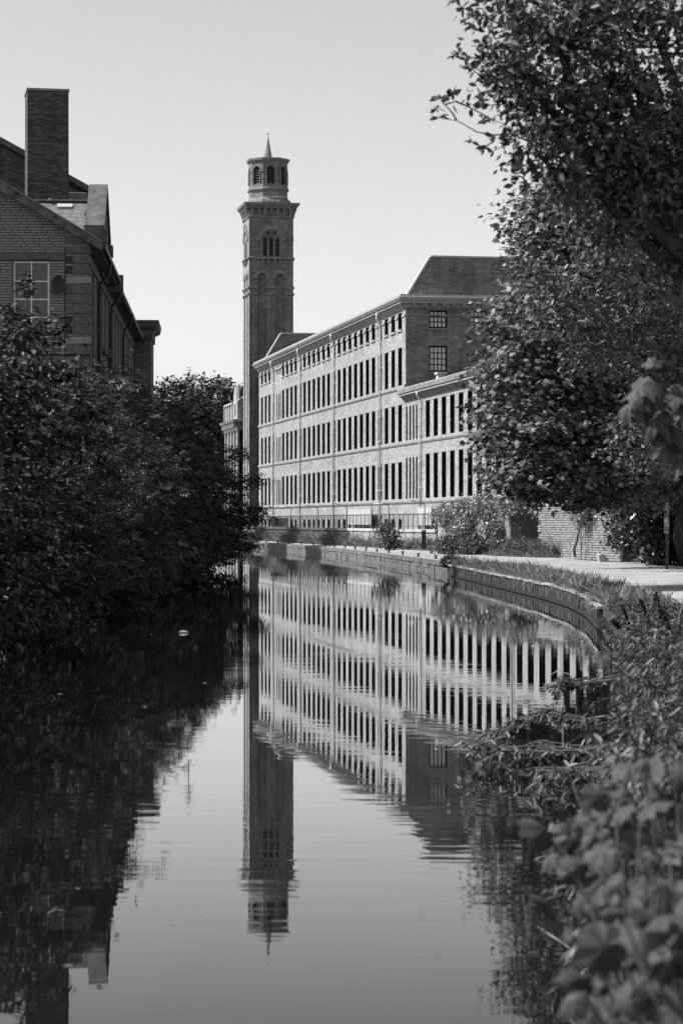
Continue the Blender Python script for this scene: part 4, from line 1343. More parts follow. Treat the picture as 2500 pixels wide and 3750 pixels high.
def bollards():
    us = [943.9, 977.3, 1016, 1056.4, 1102.3, 1147.2, 1188.5, 1224.2, 1262.2, 1299.6, 1340.2, 1380, 1423.1, 1474.1, 1531, 1595.3]
    names = ['leftmost', 'second from the left', 'third from the left', 'fourth from the left', 'fifth from the left', 'sixth from the left', 'seventh from the left', 'eighth from the left',
             'eighth from the right', 'seventh from the right', 'sixth from the right', 'fifth from the right', 'fourth from the right', 'third from the right', 'second from the right', 'rightmost']
    b = MB(); b.lathe([(0.075, 0.0), (0.06, 0.03), (0.05, 0.12), (0.055, 0.15)], 10)
    c = MB(); c.lathe([(0.06, 0.15), (0.115, 0.165), (0.12, 0.19), (0.1, 0.205), (0.03, 0.21)], 12)
    bm, cm = b.mesh('stem', M['iron'], True), c.mesh('cap', M['iron'], True)
    f = MB(); f.lathe([(0.12, 0.0), (0.12, 0.018), (0.07, 0.02)], 10); fm = f.mesh('foot', M['iron'], True)
    ys = np.arange(114, 262, 0.1)
    for u, nm in zip(us, names):
        k = (u - 1250) / FPX
        y = min(ys, key=lambda q: abs(xr(q) + 0.4 - k * q))
        e = thing_base('mooring_bollard', (xr(y) + 0.4, y, 0.632), 0, 'small dark iron mooring bollard on the quay, %s in the row' % nm, 'bollard', 'mooring bollards along the quay')
        link('stem', bm, e); link('cap', cm, e); link('foot', fm, e)


bollards()


def piling():
    e = thing_base('timber_edging', (6.27, 58.9, 0), 0, 'timber plank edging with pale top boards along the grassy canal bend', 'edging')
    O = Vector((6.27, 58.9, 0)); rr = random.Random(4)
    pl = []
    for k in range(4):
        b = MB(); j = lambda: rr.uniform(-0.012, 0.012)
        b.hexa([(-0.06 + j(), 0, -0.6), (0.0, 0, -0.6), (0.0, 0.235, -0.6), (-0.06 + j(), 0.235, -0.6), (-0.05 + j(), 0, 0.44 + j()), (0, 0, 0.44), (0, 0.235, 0.44), (-0.05 + j(), 0.235, 0.44 + j())])
        pl.append(b.mesh('plank', M['plank']))
    y = 57.0
    while y < 113.8:
        a = math.atan2(xr(y) - xr(y + 0.25), 0.25)
        link('plank', rr.choice(pl), e, (xr(y) - O.x + rr.uniform(-0.015, 0.015), y - O.y, rr.uniform(-0.03, 0.02)), (0, 0, a)); y += 0.255
    y = 57.0
    while y < 113.6:
        L_ = rr.uniform(3.0, 4.2); b = min(y + L_, 113.9)
        m = MB()
        def P(q, o, z): return (xr(q) - o - O.x, q - O.y, z)
        z = 0.475 + rr.uniform(-0.01, 0.015)
        q0 = y + 0.03
        n = 4
        for i in range(n):
            p, r = q0 + (b - q0) * i / n, q0 + (b - q0) * (i + 1) / n
            m.hexa([P(p, 0.10, z), P(r, 0.10, z), P(r, -0.12, z), P(p, -0.12, z), P(p, 0.10, z + 0.07), P(r, 0.10, z + 0.07), P(r, -0.12, z + 0.07), P(p, -0.12, z + 0.07)])
        m.build('top_board', M['paleplank'], e)
        m = MB()
        for i in range(n):
            p, r = q0 + (b - q0) * i / n, q0 + (b - q0) * (i + 1) / n
            m.hexa([P(p, 0.12, 0.02), P(r, 0.12, 0.02), P(r, 0.062, 0.02), P(p, 0.062, 0.02), P(p, 0.12, 0.13), P(r, 0.12, 0.13), P(r, 0.062, 0.13), P(p, 0.062, 0.13)])
        m.build('waling', M['iron'], e)
        y = b


piling()
# ================================================================== vegetation
def star_leaf():
    tips = [(-0.16, 0.05), (-0.46, 0.12), (-0.30, 0.34), (-0.56, 0.62), (-0.22, 0.60), (0.0, 1.0), (0.22, 0.60), (0.56, 0.62), (0.30, 0.34), (0.46, 0.12), (0.16, 0.05)]
    v = [(0, 0.38, 0.0)] + [(x, y, -0.10 * abs(x) - 0.12 * max(0, y - 0.5)) for x, y in tips]
    n = len(tips)
    f = [(0, i + 1, i) for i in range(1, n)]
    f.append((0, 1, n))
    return np.array(v), f


def oval_leaf(wd=0.24):
    v = [(0, 0, 0), (wd * 0.85, 0.28, 0.05), (wd, 0.6, 0.03), (0, 1.0, -0.10), (-wd, 0.6, 0.03), (-wd * 0.85, 0.28, 0.05)]
    return np.array(v), [(0, 1, 2, 3), (0, 3, 4, 5)]


def spray_leaf():
    """a pinnate leaf: leaflets in pairs on one stalk"""
    v = []; f = []
    for y, s in ((0.25, 1), (0.25, -1), (0.5, 1), (0.5, -1), (0.74, 1), (0.74, -1), (0.86, 0)):
        b = len(v)
        if s:
            v += [(0, y - 0.02, 0), (s * 0.18, y - 0.07, -0.02), (s * 0.38, y + 0.1, -0.07), (s * 0.17, y + 0.08, 0.0)]
        else:
            v += [(0, y - 0.06, 0), (0.08, y + 0.1, 0.01), (0, y + 0.28, -0.05), (-0.08, y + 0.1, 0.01)]
        f.append((b, b + 1, b + 2, b + 3))
    return np.array(v), f


def blade_leaf():
    return np.array([(-0.035, 0, 0), (0.035, 0, 0), (0.03, 0.55, 0.08), (-0.03, 0.55, 0.08), (0, 1.0, -0.08)]), [(0, 1, 2, 3), (3, 2, 4)]


LEAF = {'star': star_leaf(), 'oval': oval_leaf(), 'broad': oval_leaf(0.33), 'lance': oval_leaf(0.13), 'spray': spray_leaf(), 'blade': blade_leaf()}


def unit(a): return a / np.maximum(np.linalg.norm(a, axis=1, keepdims=True), 1e-9)


def leaf_mesh(name, kind, pos, nrm, tip, size, mat):
    tv, tf = LEAF[kind]
    n = len(pos); k = len(tv)
    nz = unit(nrm)
    ty = unit(tip - nz * np.sum(tip * nz, axis=1, keepdims=True))
    tx = np.cross(ty, nz)
    s = np.asarray(size).reshape(-1, 1, 1)
    P = pos[:, None, :] + s * (tv[None, :, 0:1] * tx[:, None, :] + tv[None, :, 1:2] * ty[:, None, :] + tv[None, :, 2:3] * nz[:, None, :])
    lt = np.array([len(q) for q in tf]); lp = np.concatenate([np.array(q) for q in tf])
    me = bpy.data.meshes.new(name)
    me.vertices.add(n * k); me.vertices.foreach_set('co', P.astype(np.float32).ravel())
    loops = (lp[None, :] + (np.arange(n) * k)[:, None]).ravel()
    me.loops.add(len(loops)); me.loops.foreach_set('vertex_index', loops.astype(np.int32))
    tot = np.tile(lt, n); st = np.concatenate([[0], np.cumsum(tot)[:-1]])
    me.polygons.add(len(tot)); me.polygons.foreach_set('loop_start', st.astype(np.int32)); me.polygons.foreach_set('loop_total', tot.astype(np.int32))
    me.update(calc_edges=True)
    me.materials.append(mat)
    return me


def cloud(lobes, n_cl, per, crad, rng, shell=0.72, flat=0.45):
    """cluster centres near the skin of the lobes, then points inside each flat cluster"""
    lob = np.array(lobes, float)
    area = (lob[:, 3] * lob[:, 4] + lob[:, 4] * lob[:, 5] + lob[:, 3] * lob[:, 5])
    which = rng.choice(len(lob), n_cl, p=area / area.sum())
    d = unit(rng.normal(size=(n_cl, 3)))
    rad = np.where(rng.random(n_cl) < 0.8, rng.uniform(shell, 1.06, n_cl), rng.uniform(0.2, shell, n_cl))
    c = lob[which, :3] + d * lob[which, 3:6] * rad[:, None]
    outw = d
    # drop centres buried deep inside another lobe
    keep = np.ones(n_cl, bool)
    for L_ in lob:
        q = np.sum(((c - L_[:3]) / L_[3:6]) ** 2, axis=1)
        keep &= ~((q < 0.42) & (rng.random(n_cl) < 0.7))
    c = c[keep]; outw = outw[keep]
    m = len(c)
    cr = crad * rng.uniform(0.55, 1.35, m)
    p = rng.normal(size=(m, per, 3)) * np.array([0.55, 0.55, 0.55 * flat])
    pos = c[:, None, :] + p * cr[:, None, None]
    outp = np.repeat(outw[:, None, :], per, 1) * 0.5 + unit(p.reshape(-1, 3)).reshape(p.shape) * 0.6
    # droop away from the cluster's middle
    pos[:, :, 2] -= 0.18 * np.linalg.norm(p[:, :, :2], axis=2) * cr[:, None]
    return pos.reshape(-1, 3), outp.reshape(-1, 3), c


def leaf_dirs(outp, rng, up=0.9, rnd=0.55, droop=0.35):
    n = len(outp)
    nrm = np.array([0, 0, up]) + outp * 0.45 + rng.normal(size=(n, 3)) * rnd
    tip = outp + rng.normal(size=(n, 3)) * 0.6 + np.array([0, 0, -droop])
    return nrm, tip


def wobbly(p0, p1, r0, r1, rng, seg=6, w=0.08):
    p0, p1 = np.array(p0, float), np.array(p1, float)
    L_ = np.linalg.norm(p1 - p0); pts = []
    for i in range(seg + 1):
        t = i / seg
        q = p0 + (p1 - p0) * t
        if 0 < i < seg: q = q + rng.normal(size=3) * L_ * w * 0.5
        q[2] += math.sin(t * math.pi) * L_ * 0.06
        pts.append(tuple(q))
    return pts, [r0 + (r1 - r0) * i / seg for i in range(seg + 1)]


def tree(name, label, lobes, base, kind, size, mat, n_cl, per, crad, seed, trunk_r=0.16, up=0.9, rnd=0.55, droop=0.35, group=None, cat='tree', twigs=60, flat=0.45, top=None, shell=0.72, extra=None, bark='bark'):
    rng = np.random.default_rng(seed)
    e = thing_base(name, base, 0, label, cat, group)
    off = np.array(base, float)
    pos, outp, cen = cloud(lobes, n_cl, per, crad, rng, shell, flat)
    if extra is not None:
        ep, eo = extra
        pos = np.vstack([pos, ep]); outp = np.vstack([outp, eo])
    ok = pos[:, 2] > 0.03
    pos, outp = pos[ok], outp[ok]
    nrm, tip = leaf_dirs(outp, rng, up, rnd, droop)
    sz = size * rng.uniform(0.6, 1.25, len(pos))
    link('crown', leaf_mesh('crown', kind, pos - off, nrm, tip, sz, mat), e)
    lob = np.array(lobes)
    ctr = lob[:, :3].mean(axis=0)
    tp = np.array(top if top is not None else (base[0] * 0.6 + ctr[0] * 0.4, base[1] * 0.6 + ctr[1] * 0.4, base[2] + (ctr[2] - base[2]) * 0.7))
    m = MB(); pts, rs = wobbly((0, 0, -0.15), tp - off, trunk_r, trunk_r * 0.6, rng, 6, 0.05); m.tube(pts, rs, 9)
    m.build('trunk', M['bark'], e, True, base=False)
    m = MB()
    for L_ in lob:
        pts, rs = wobbly(tp - off, L_[:3] - off, trunk_r * 0.55, trunk_r * 0.22, rng, 6, 0.1); m.tube(pts, rs, 6)
    for i in rng.choice(len(cen), min(twigs, len(cen)), replace=False):
        q = lob[np.argmin(np.sum((lob[:, :3] - cen[i]) ** 2, axis=1))]
        pts, rs = wobbly(q[:3] - off, cen[i] - off, trunk_r * 0.18, 0.008, rng, 5, 0.12); m.tube(pts, rs, 4, False)
    m.build('branches', M[bark], e, True, base=False)
    return e


def lobe(u, v, Y, r, ry=None, rz=None):
    p = at(u, v, Y)
    return (p.x, p.y, p.z, r, ry or r, rz or r)


# ---- trees and bushes on the left bank
LB = [
    # Y, crown centre X, half-width, top Z, label
    (45, -8.6, 2.9, 7.0, 'big leafy bush overhanging the canal below the pale house window'),
    (59, -8.4, 3.0, 7.1, 'leafy bush below the quoined house corner'),
    (75, -8.3, 2.9, 7.4, 'leafy bush below the side windows of the stone house'),
    (92, -8.3, 2.8, 8.2, 'leafy bush below the bracketed end pier of the house'),
    (110, -8.4, 2.8, 8.3, 'leafy bush before the distant trees, second nearest the chimney tower'),
    (128, -8.0, 2.6, 6.8, 'overhanging bush whose sprays cross the foot of the chimney tower'),
]
for i, (y, x, w, top, lab) in enumerate(LB):
    zc = top * 0.5
    rr = random.Random(100 + i)
    lobes = [(x, y, top - 2.0, w * 0.75, w * 0.9, 1.9), (x + 0.9, y - 2.0, zc + 0.3, w * 0.72, w * 0.8, 2.0), (x + 1.0, y + 2.6, zc, w * 0.7, w * 0.85, 2.0),
             (x + 1.3, y + 0.4, 1.7, w * 0.62, w * 1.1, 1.5), (x + 1.1, y + 5.2, 1.9, w * 0.6, w * 0.9, 1.7), (x - 1.6, y + 0.5, top - 2.6, w * 0.8, w, 2.0),
             (x - 1.3, y + 4, 3.0, w * 0.7, w, 2.4)]
    if i == 0: lobes += [lobe(40, 1330, 45, 1.0, 1.4, 0.95), lobe(150, 1500, 46, 0.9, 1.2, 0.9)]
    if i == 1: lobes += [lobe(300, 1470, 58, 1.2, 1.6, 1.1)]
    if i == 5: lobes += [lobe(900, 1760, 126, 0.75, 1.2, 0.45), lobe(915, 1880, 124, 0.75, 1.0, 0.45), lobe(890, 1990, 124, 0.6, 1.0, 0.35), lobe(860, 1660, 127, 0.6, 1.0, 0.5)]
    tree('bank_bush', lab, lobes, (x - 0.6, y + 0.5, 0.75), 'spray' if i in (1, 2, 3, 4) else 'oval', 0.3 if i in (1, 2, 3, 4) else 0.17, M['leafL'],
         760, 28 if i in (1, 2, 3, 4) else 60, 0.58, 200 + i, 0.13, 1.0, 0.5, 0.45, 'overgrown bushes along the left bank', 'bush', 70, 0.35)

# upright shoots above the bushes
def shoots(e_lab, pts, seed):
    rng = np.random.default_rng(seed)
    for k, (u, v, Y, h, lab) in enumerate(pts):
        p = at(u, v, Y)
        e = thing_base('leafy_shoot', (p.x, p.y, p.z - h), 0, lab, 'shoot', 'upright shoots on the left bank')
        m = MB(); m.tube([(0, 0, -0.9), (0.02, 0, h * 0.5), (0.05, 0.02, h)], [0.02, 0.014, 0.005], 5); m.build('stem', M['twig'], e, True, base=False)
        n = 44; t = np.linspace(0.0, 1.0, n)
        a = np.arange(n) * 2.4 + rng.normal(size=n) * 0.8; t = np.clip(t + rng.normal(size=n) * 0.03, 0, 1)
        pos = np.stack([0.05 * t, 0.02 * t, h * t], 1) + rng.normal(size=(n, 3)) * 0.06
        tip = np.stack([np.cos(a), np.sin(a), 0.25 - 0.3 * rng.random(n)], 1)
        nrm = np.array([0, 0, 1.0]) + rng.normal(size=(n, 3)) * 0.25
        link('leaves', leaf_mesh('leaves', 'oval', pos, nrm, tip, 0.26 * (1.1 - 0.6 * t) * rng.uniform(0.5, 1.2, n), M['leafL']), e)


shoots('', [(475, 1265, 86, 1.0, 'upright leafy shoot rising before the house end pier'), (690, 1345, 96, 0.8, 'upright leafy shoot against the sky left of the tower'),
            (385, 1275, 80, 0.5, 'bright leafy shoot below the house side windows'), (95, 985, 47, 0.5, 'tall leafy shoot before the pale house window')], 31)

# ---- unseen trees added to shade the quay, then distant trees beyond
SHADE_TREES = [(-23.3, 190, 3.2, 27.5, 'unseen tall tree added behind the left house where the canal bends'), (-24.4, 213, 3.4, 25.5, 'unseen tall tree added behind the left house half way to the tower'),
       (-27.2, 236, 3.6, 24.0, 'unseen tall tree added behind the left house opposite the chimney tower')]
for i, (x, y, w, top, lab) in enumerate(SHADE_TREES):
    lobes = [(x, y, top - 4, w * 0.85, w * 1.6, 4), (x + 0.3, y - 3.5, top * 0.6, w * 0.85, w * 1.4, 5), (x, y + 4, top * 0.6, w * 0.85, w * 1.4, 5), (x + 1, y + 3, top * 0.3, w * 0.7, w, 2.6)]
    tree('unseen_tree', lab, lobes, (x - 0.5, y, 0.8), 'broad', 0.6, M['leafL'], 760, 26, 1.1, 260 + i, 0.2, 1.0, 0.5, 0.4, 'unseen trees added to shade the quay', 'tree', 30)
DT = [(735, 1470, 330, 4.6, 'broad distant tree on the skyline left of the chimney tower'), (830, 1490, 345, 4.2, 'rounded distant tree touching the ornate building'), (640, 1500, 320, 4.4, 'distant tree just above the left bushes')]
for i, (u, v, Y, r, lab) in enumerate(DT):
    c = at(u, v, Y)
    lobes = [(c.x, c.y, c.z, r, r, r * 0.85), (c.x - r * 0.5, c.y, c.z - r * 0.6, r, r, r * 0.8), (c.x + r * 0.6, c.y, c.z - r * 0.7, r * 0.9, r, r * 0.8), (c.x, c.y, c.z - r * 1.4, r * 1.1, r, r)]
    tree('distant_tree', lab, lobes, (c.x, c.y, 0.8), 'broad', 0.6, M['leafL'], 420, 20, 1.3, 300 + i, 0.4, 0.9, 0.6, 0.3, 'distant trees by the chimney tower', 'tree', 20)

# ---- right: sycamore over the path (middle distance)
S = [lobe(2080, 1000, 72, 1.75), lobe(2000, 1200, 70, 1.75), lobe(2330, 900, 74, 2.4), lobe(1950, 1430, 69, 1.75), lobe(1900, 1560, 68, 1.05, 1.6, 0.75), lobe(2150, 1350, 71, 1.9), lobe(2090, 840, 72, 1.45),
     lobe(1930, 1710, 68, 1.2, 1.7, 0.75), lobe(2200, 1650, 70, 2.0, 2.5, 1.5), lobe(2450, 1250, 74, 2.6), lobe(2420, 1600, 73, 2.0), lobe(1990, 790, 73, 1.1, 1.5, 0.8), lobe(2080, 1760, 69, 1.35, 1.6, 0.7)]
tree('sycamore_tree', 'big sycamore with lobed leaves overhanging the path and mill wing', S, (11.2, 74, 0.7), 'star', 0.185, M['leafR'], 2300, 25, 0.6, 401, 0.3, 0.95, 0.5, 0.5, None, 'tree', 140, 0.4)
# dark tree behind it; its first lobes are added to shade the path
S = [lobe(1890, 1330, 92, 0.9), lobe(1860, 1480, 98, 0.8, 0.9, 0.6), lobe(1930, 1250, 96, 1.0), lobe(2150, 1350, 98, 3.2), lobe(2400, 1100, 102, 4), lobe(2350, 1560, 100, 3.0), lobe(2550, 1500, 100, 3.6), lobe(2300, 800, 103, 3.2), lobe(2500, 700, 104, 3.8), lobe(2480, 1800, 104, 2.4)]
tree('hedgerow_tree', 'dark tree filling the gap behind the sycamore', S, (14.5, 101, 0.8), 'broad', 0.36, M['leafD'], 900, 30, 1.0, 402, 0.3, 0.9, 0.6, 0.3, None, 'tree', 60)
# hedge by the marker post
S = [lobe(2330, 1930, 109, 1.0, 1.4, 0.9), lobe(2400, 1880, 107, 1.3, 1.6, 1.6), lobe(2470, 1960, 104, 1.2, 1.6, 1.5), lobe(2290, 1985, 110, 0.7, 1.0, 0.5), lobe(2420, 2000, 106, 1.0, 1.4, 0.6), lobe(2540, 1850, 106, 1.8, 2, 2.2), lobe(2480, 1760, 110, 2.0, 2, 1.6)]
tree('hedge', 'dark ivy-leaved hedge behind the marker post', S, (13.8, 107, 0.75), 'broad', 0.16, M['leafD'], 900, 30, 0.45, 403, 0.08, 0.5, 0.7, 0.6, None, 'hedge', 30)

S = [lobe(2130, 1010, 47, 0.75), lobe(2330, 1180, 48, 1.1), lobe(2250, 860, 47, 0.9), lobe(2460, 960, 49, 1.1), lobe(2030, 1130, 46.5, 0.55), lobe(2480, 1330, 48, 0.9), lobe(2180, 1280, 47, 0.6), lobe(1960, 1000, 46.5, 0.4), lobe(2380, 1620, 48, 0.7)]
tree('hawthorn_tree', 'small-leaved tree with pale twigs between the sycamore and the oval-leaved tree', S, (8.4, 49, 0.7), 'oval', 0.11, M['leafW'], 620, 22, 0.34, 405, 0.14, 0.6, 0.7, 0.2, None, 'tree', 190, 0.6, bark='twig')
# ---- right: near whitebeam at the top (oval leaves)
def twig_extra():
    """bare sprays reaching out over the sky; returns stems and leaf rosettes"""
    stems = [
        [(1960, 490, 25), (1880, 488, 25), (1810, 493, 24.9), (1745, 482, 24.9), (1700, 455, 24.8), (1672, 440, 24.8), (1612, 432, 24.8)],
        [(1672, 440, 24.8), (1655, 410, 24.8), (1628, 382, 24.8), (1610, 362, 24.8)],
        [(1628, 382, 24.8), (1668, 370, 24.8), (1660, 345, 24.8)],
        [(1668, 370, 24.8), (1720, 392, 24.9), (1790, 430, 25), (1880, 470, 25)],
        [(1900, 300, 25), (1820, 290, 25), (1785, 285, 25), (1740, 245, 24.9), (1705, 240, 24.9)],
        [(1780, 300, 25), (1750, 270, 25), (1725, 250, 25)],
        [(1860, 215, 25), (1790, 205, 25), (1720, 210, 25), (1685, 196, 25)],
        [(1810, 493, 25), (1800, 520, 25), (1770, 540, 25), (1735, 525, 25), (1715, 495, 25)],
        [(1880, 488, 25), (1850, 530, 25), (1800, 555, 25)],
        [(1850, 100, 25), (1780, 60, 25), (1700, 30, 25), (1665, 0, 25)],
        [(1950, 420, 25), (1850, 380, 25), (1780, 385, 25), (1755, 370, 25)],
        [(1990, 640, 25), (1930, 610, 25), (1890, 590, 25)],
    ]
    tips = [(1612, 432), (1600, 400), (1610, 362), (1660, 345), (1640, 350), (1705, 240), (1725, 250), (1685, 196), (1665, 200), (1755, 370), (1765, 395), (1700, 30), (1665, 0), (1740, 60), (1780, 335), (1800, 300),
            (1890, 590), (1885, 560), (1900, 620), (1780, 190), (1760, 155), (1745, 110), (1800, 170), (1830, 330), (1800, 240), (1850, 420), (1840, 360), (1760, 60), (1720, 90), (1890, 640), (1930, 690), (1780, 440), (1860, 500)]
    return stems, tips


stems, tips = twig_extra()
rngT = np.random.default_rng(55)
ep, eo = [], []
for (u, v) in tips:
    c = np.array(at(u, v, 24.9))
    for k in range(9):
        d = unit(rngT.normal(size=(1, 3)))[0] * np.array([1, 1, 0.8]) + np.array([-0.15, 0, 0.35])
        ep.append(c + d * 0.015); eo.append(d * 1.6)
for st in stems:
    for a, b in zip(st[:-1], st[1:]):
        pa, pb = np.array(at(*a)), np.array(at(*b))
        for k in range(3):
            d = unit(rngT.normal(size=(1, 3)))[0]; d[2] += 0.3
            if b[0] > 1700: ep.append(pa + (pb - pa) * rngT.random()); eo.append(d * 1.5)
S = [lobe(2050, 180, 25, 0.72), lobe(1900, 60, 25, 0.5), lobe(2250, 300, 25.5, 1.05), lobe(2060, 470, 25, 0.50), lobe(2020, 620, 25, 0.30), lobe(2330, 620, 25.6, 0.85), lobe(2450, 60, 26, 1.1),
     lobe(2150, -60, 25.5, 0.8), lobe(2560, 450, 26, 1.1), lobe(2150, 560, 25.2, 0.55), lobe(1905, 250, 25, 0.28), lobe(2440, 820, 26, 0.8)]
tw = tree('whitebeam_tree', 'near tree with glossy oval leaves and bare twigs reaching into the sky', S, (4.6, 26, 0.7), 'oval', 0.095, M['leafW'], 1050, 27, 0.24, 404, 0.17, 0.6, 0.75, 0.1, None, 'tree', 160, 0.7, extra=(np.array(ep), np.array(eo)))
m = MB()
for st in stems:
    pts = [Vector(at(*q)) - Vector((4.6, 26, 0.7)) for q in st]
    m.tube(pts, [0.011 - 0.008 * i / (len(pts) - 1) for i in range(len(pts))], 5)
m.build('twigs', M['bark'], tw, True, base=False)


# ---- big near leaves
def big_leaf_mesh(name, outline, cup, mat, seed, rings=3):
    rr = random.Random(seed)
    n = len(outline); v = [(0, 0.3, 0.0)]; f = []
    for k in range(1, rings + 1):
        s = k / rings
        for i, (x, y) in enumerate(outline):
            px, py = x * s, 0.3 + (y - 0.3) * s
            z = -cup * abs(px) * (0.5 + abs(px)) * 1.3 - cup * 1.1 * max(0, py - 0.3) ** 2 + 0.07 * s * math.sin(i * 2.1 + seed) + 0.05 * s * math.sin(py * 7 + seed) + rr.uniform(-0.012, 0.012)
            v.append((px, py, z))
    for i in range(n):
        f.append((0, 1 + i, 1 + (i + 1) % n))
    for k in range(rings - 1):
        for i in range(n):
            a, b = 1 + k * n + i, 1 + k * n + (i + 1) % n
            f.append((a, a + n, b + n, b))
    m = MB(); m.v = v; m.f = f
    return m.mesh(name, mat, True)


SYC = [(0.04, 0.0), (0.2, -0.04), (0.44, 0.06), (0.36, 0.2), (0.34, 0.3), (0.5, 0.46), (0.6, 0.68), (0.42, 0.64), (0.26, 0.6), (0.2, 0.78), (0.1, 0.86), (0.0, 1.05)]
SYC = SYC + [(-x, y) for x, y in reversed(SYC[:-1])]
HEART = [(0.04, 0.08), (0.14, -0.10), (0.30, -0.04), (0.38, 0.10), (0.52, 0.18), (0.44, 0.34), (0.50, 0.50), (0.34, 0.60), (0.30, 0.78), (0.14, 0.84), (0.0, 1.04)]
HEART = HEART + [(-x, y) for x, y in reversed(HEART[:-1])]


def orient(o, nrm, tip):
    n = Vector(nrm).normalized(); t = Vector(tip); t = (t - n * t.dot(n)).normalized(); x = t.cross(n)
    o.rotation_euler = Matrix((x, t, n)).transposed().to_euler()


def near_branch():
    B = Vector((4.0, 17.2, 0.75))
    e = thing_base('sycamore_sapling', B, 0, 'near sycamore branch with a few large soft-focus leaves', 'sapling')
    m = MB(); m.tube([(0, 0, -0.1), (0.05, 0, 1.2), (0.0, 0.1, 2.6), (-0.1, 0, 4.0)], [0.05, 0.045, 0.03, 0.012], 8); m.build('trunk', M['bark'], e, True, base=False)
    br = [[(1.4 - 0, 9.2, 2.98), None]]
    paths = [[(2640, 1500), (2500, 1492), (2440, 1470), (2390, 1430), (2350, 1390)], [(2640, 1620), (2540, 1560), (2470, 1520), (2430, 1495)]]
    m = MB()
    for p in paths:
        q = [Vector(at(u, v, 17.1)) - B for u, v in p]
        q = [Vector((0.02, 0.02, q[0].z + 0.05))] + q
        m.tube(q, [0.012 - 0.009 * i / (len(q) - 1) for i in range(len(q))], 6)
    m.build('branch', M['twig'], e, True, base=False)
    me = [big_leaf_mesh('leaf', SYC, 0.35 + 0.12 * k, M['bigleaf'], k + 2) for k in range(3)]
    L = [(2352, 1385, 0.15, (-.5, -.55, .7), (-.2, -.2, -1)), (2390, 1400, 0.14, (.3, -.75, .5), (.35, -.3, -.9)), (2330, 1450, 0.15, (-.4, -.5, .6), (-.5, -.2, -.8)), (2372, 1470, 0.13, (.1, -.8, .4), (.05, -.3, -1)),
         (2450, 1440, 0.13, (.2, -.35, .9), (.7, -.5, -.25)), (2420, 1500, 0.16, (-.45, -.6, .6), (-.6, -.3, -.75)), (2470, 1520, 0.2, (-.5, -.55, .6), (-.55, -.25, -.8)), (2490, 1580, 0.19, (-.35, -.6, .6), (-.45, -.4, -.8)),
         (2510, 1460, 0.16, (.1, -.6, .7), (.5, -.5, -.5)), (2390, 1345, 0.09, (-.2, -.6, .6), (-.2, -.2, .9)), (2530, 1640, 0.17, (-.4, -.5, .7), (-.5, -.4, -.7)), (2480, 1400, 0.11, (.2, -.4, .8), (.3, -.6, .3))]
    for k, (u, v, s, n, t) in enumerate(L):
        o = link('leaf', me[k % 3], e, Vector(at(u, v, 17.0 + 0.06 * (k % 4))) - B, scale=(s * 1.6, s * 1.6, s * 1.6)); orient(o, n, t)


near_branch()


def bank_plants():
    me = [big_leaf_mesh('leaf', HEART, 0.25 + 0.15 * k, M['bigleaf'], k + 9) for k in range(4)]
    spec = [(2190, 3160, 10.6, 'broad-leaved plant leaning out at the water edge below the sprays'), (2310, 3010, 11.5, 'broad-leaved plant just above the corner clump'), (2380, 3280, 9.4, 'broad-leaved plant inland of the lowest water-edge clump'),
            (2270, 3420, 8.9, 'lowest broad-leaved plant leaning over the canal'), (2430, 2900, 12.0, 'broad-leaved plant directly below the nettles'), (2370, 3640, 8.0, 'most blurred broad-leaved plant over the water'),
            (2480, 3500, 7.9, 'most blurred broad-leaved plant on the bank side'), (2200, 2960, 12.4, 'small broad-leaved plant where the bank meets dark water')]
    rr = random.Random(77)
    for k, (u, v, Y, lab) in enumerate(spec):
        Y *= 0.87
        c = at(u, v, Y)
        bx = max(c.x + 0.12, xr(Y) + 0.05)
        e = thing_base('broad_leaf_plant', (bx, Y, 0.6), 0, lab, 'plant', 'broad-leaved plants on the near bank')
        n = 30
        st = MB()
        for i in range(n):
            a = rr.uniform(0, 6.28); rd = rr.uniform(0.02, 0.26)
            p = Vector((c.x + rd * math.cos(a) * 0.8, Y + rd * math.sin(a), c.z + rr.uniform(-0.24, 0.2)))
            s = rr.choice((0.05, 0.07, 0.09, 0.12, 0.17)) * rr.uniform(0.8, 1.2)
            loc = p - Vector((bx, Y, 0.6))
            o = link('leaf', me[rr.randrange(4)], e, loc, scale=(s, s, s))
            tip = (math.cos(a) - 0.35, math.sin(a) - 0.3, -0.35 + rr.uniform(-.3, .2))
            orient(o, (rr.uniform(-.9, .7), rr.uniform(-1.1, .4), rr.uniform(0.2, 0.9)), tip)
            st.tube([(0, 0, -0.05), (loc.x * 0.4, loc.y * 0.4, max(0.02, loc.z * 0.5)), tuple(loc)], [0.009, 0.007, 0.004], 5, False)
        st.build('stalks', M['twig'], e, True, base=False)


bank_plants()


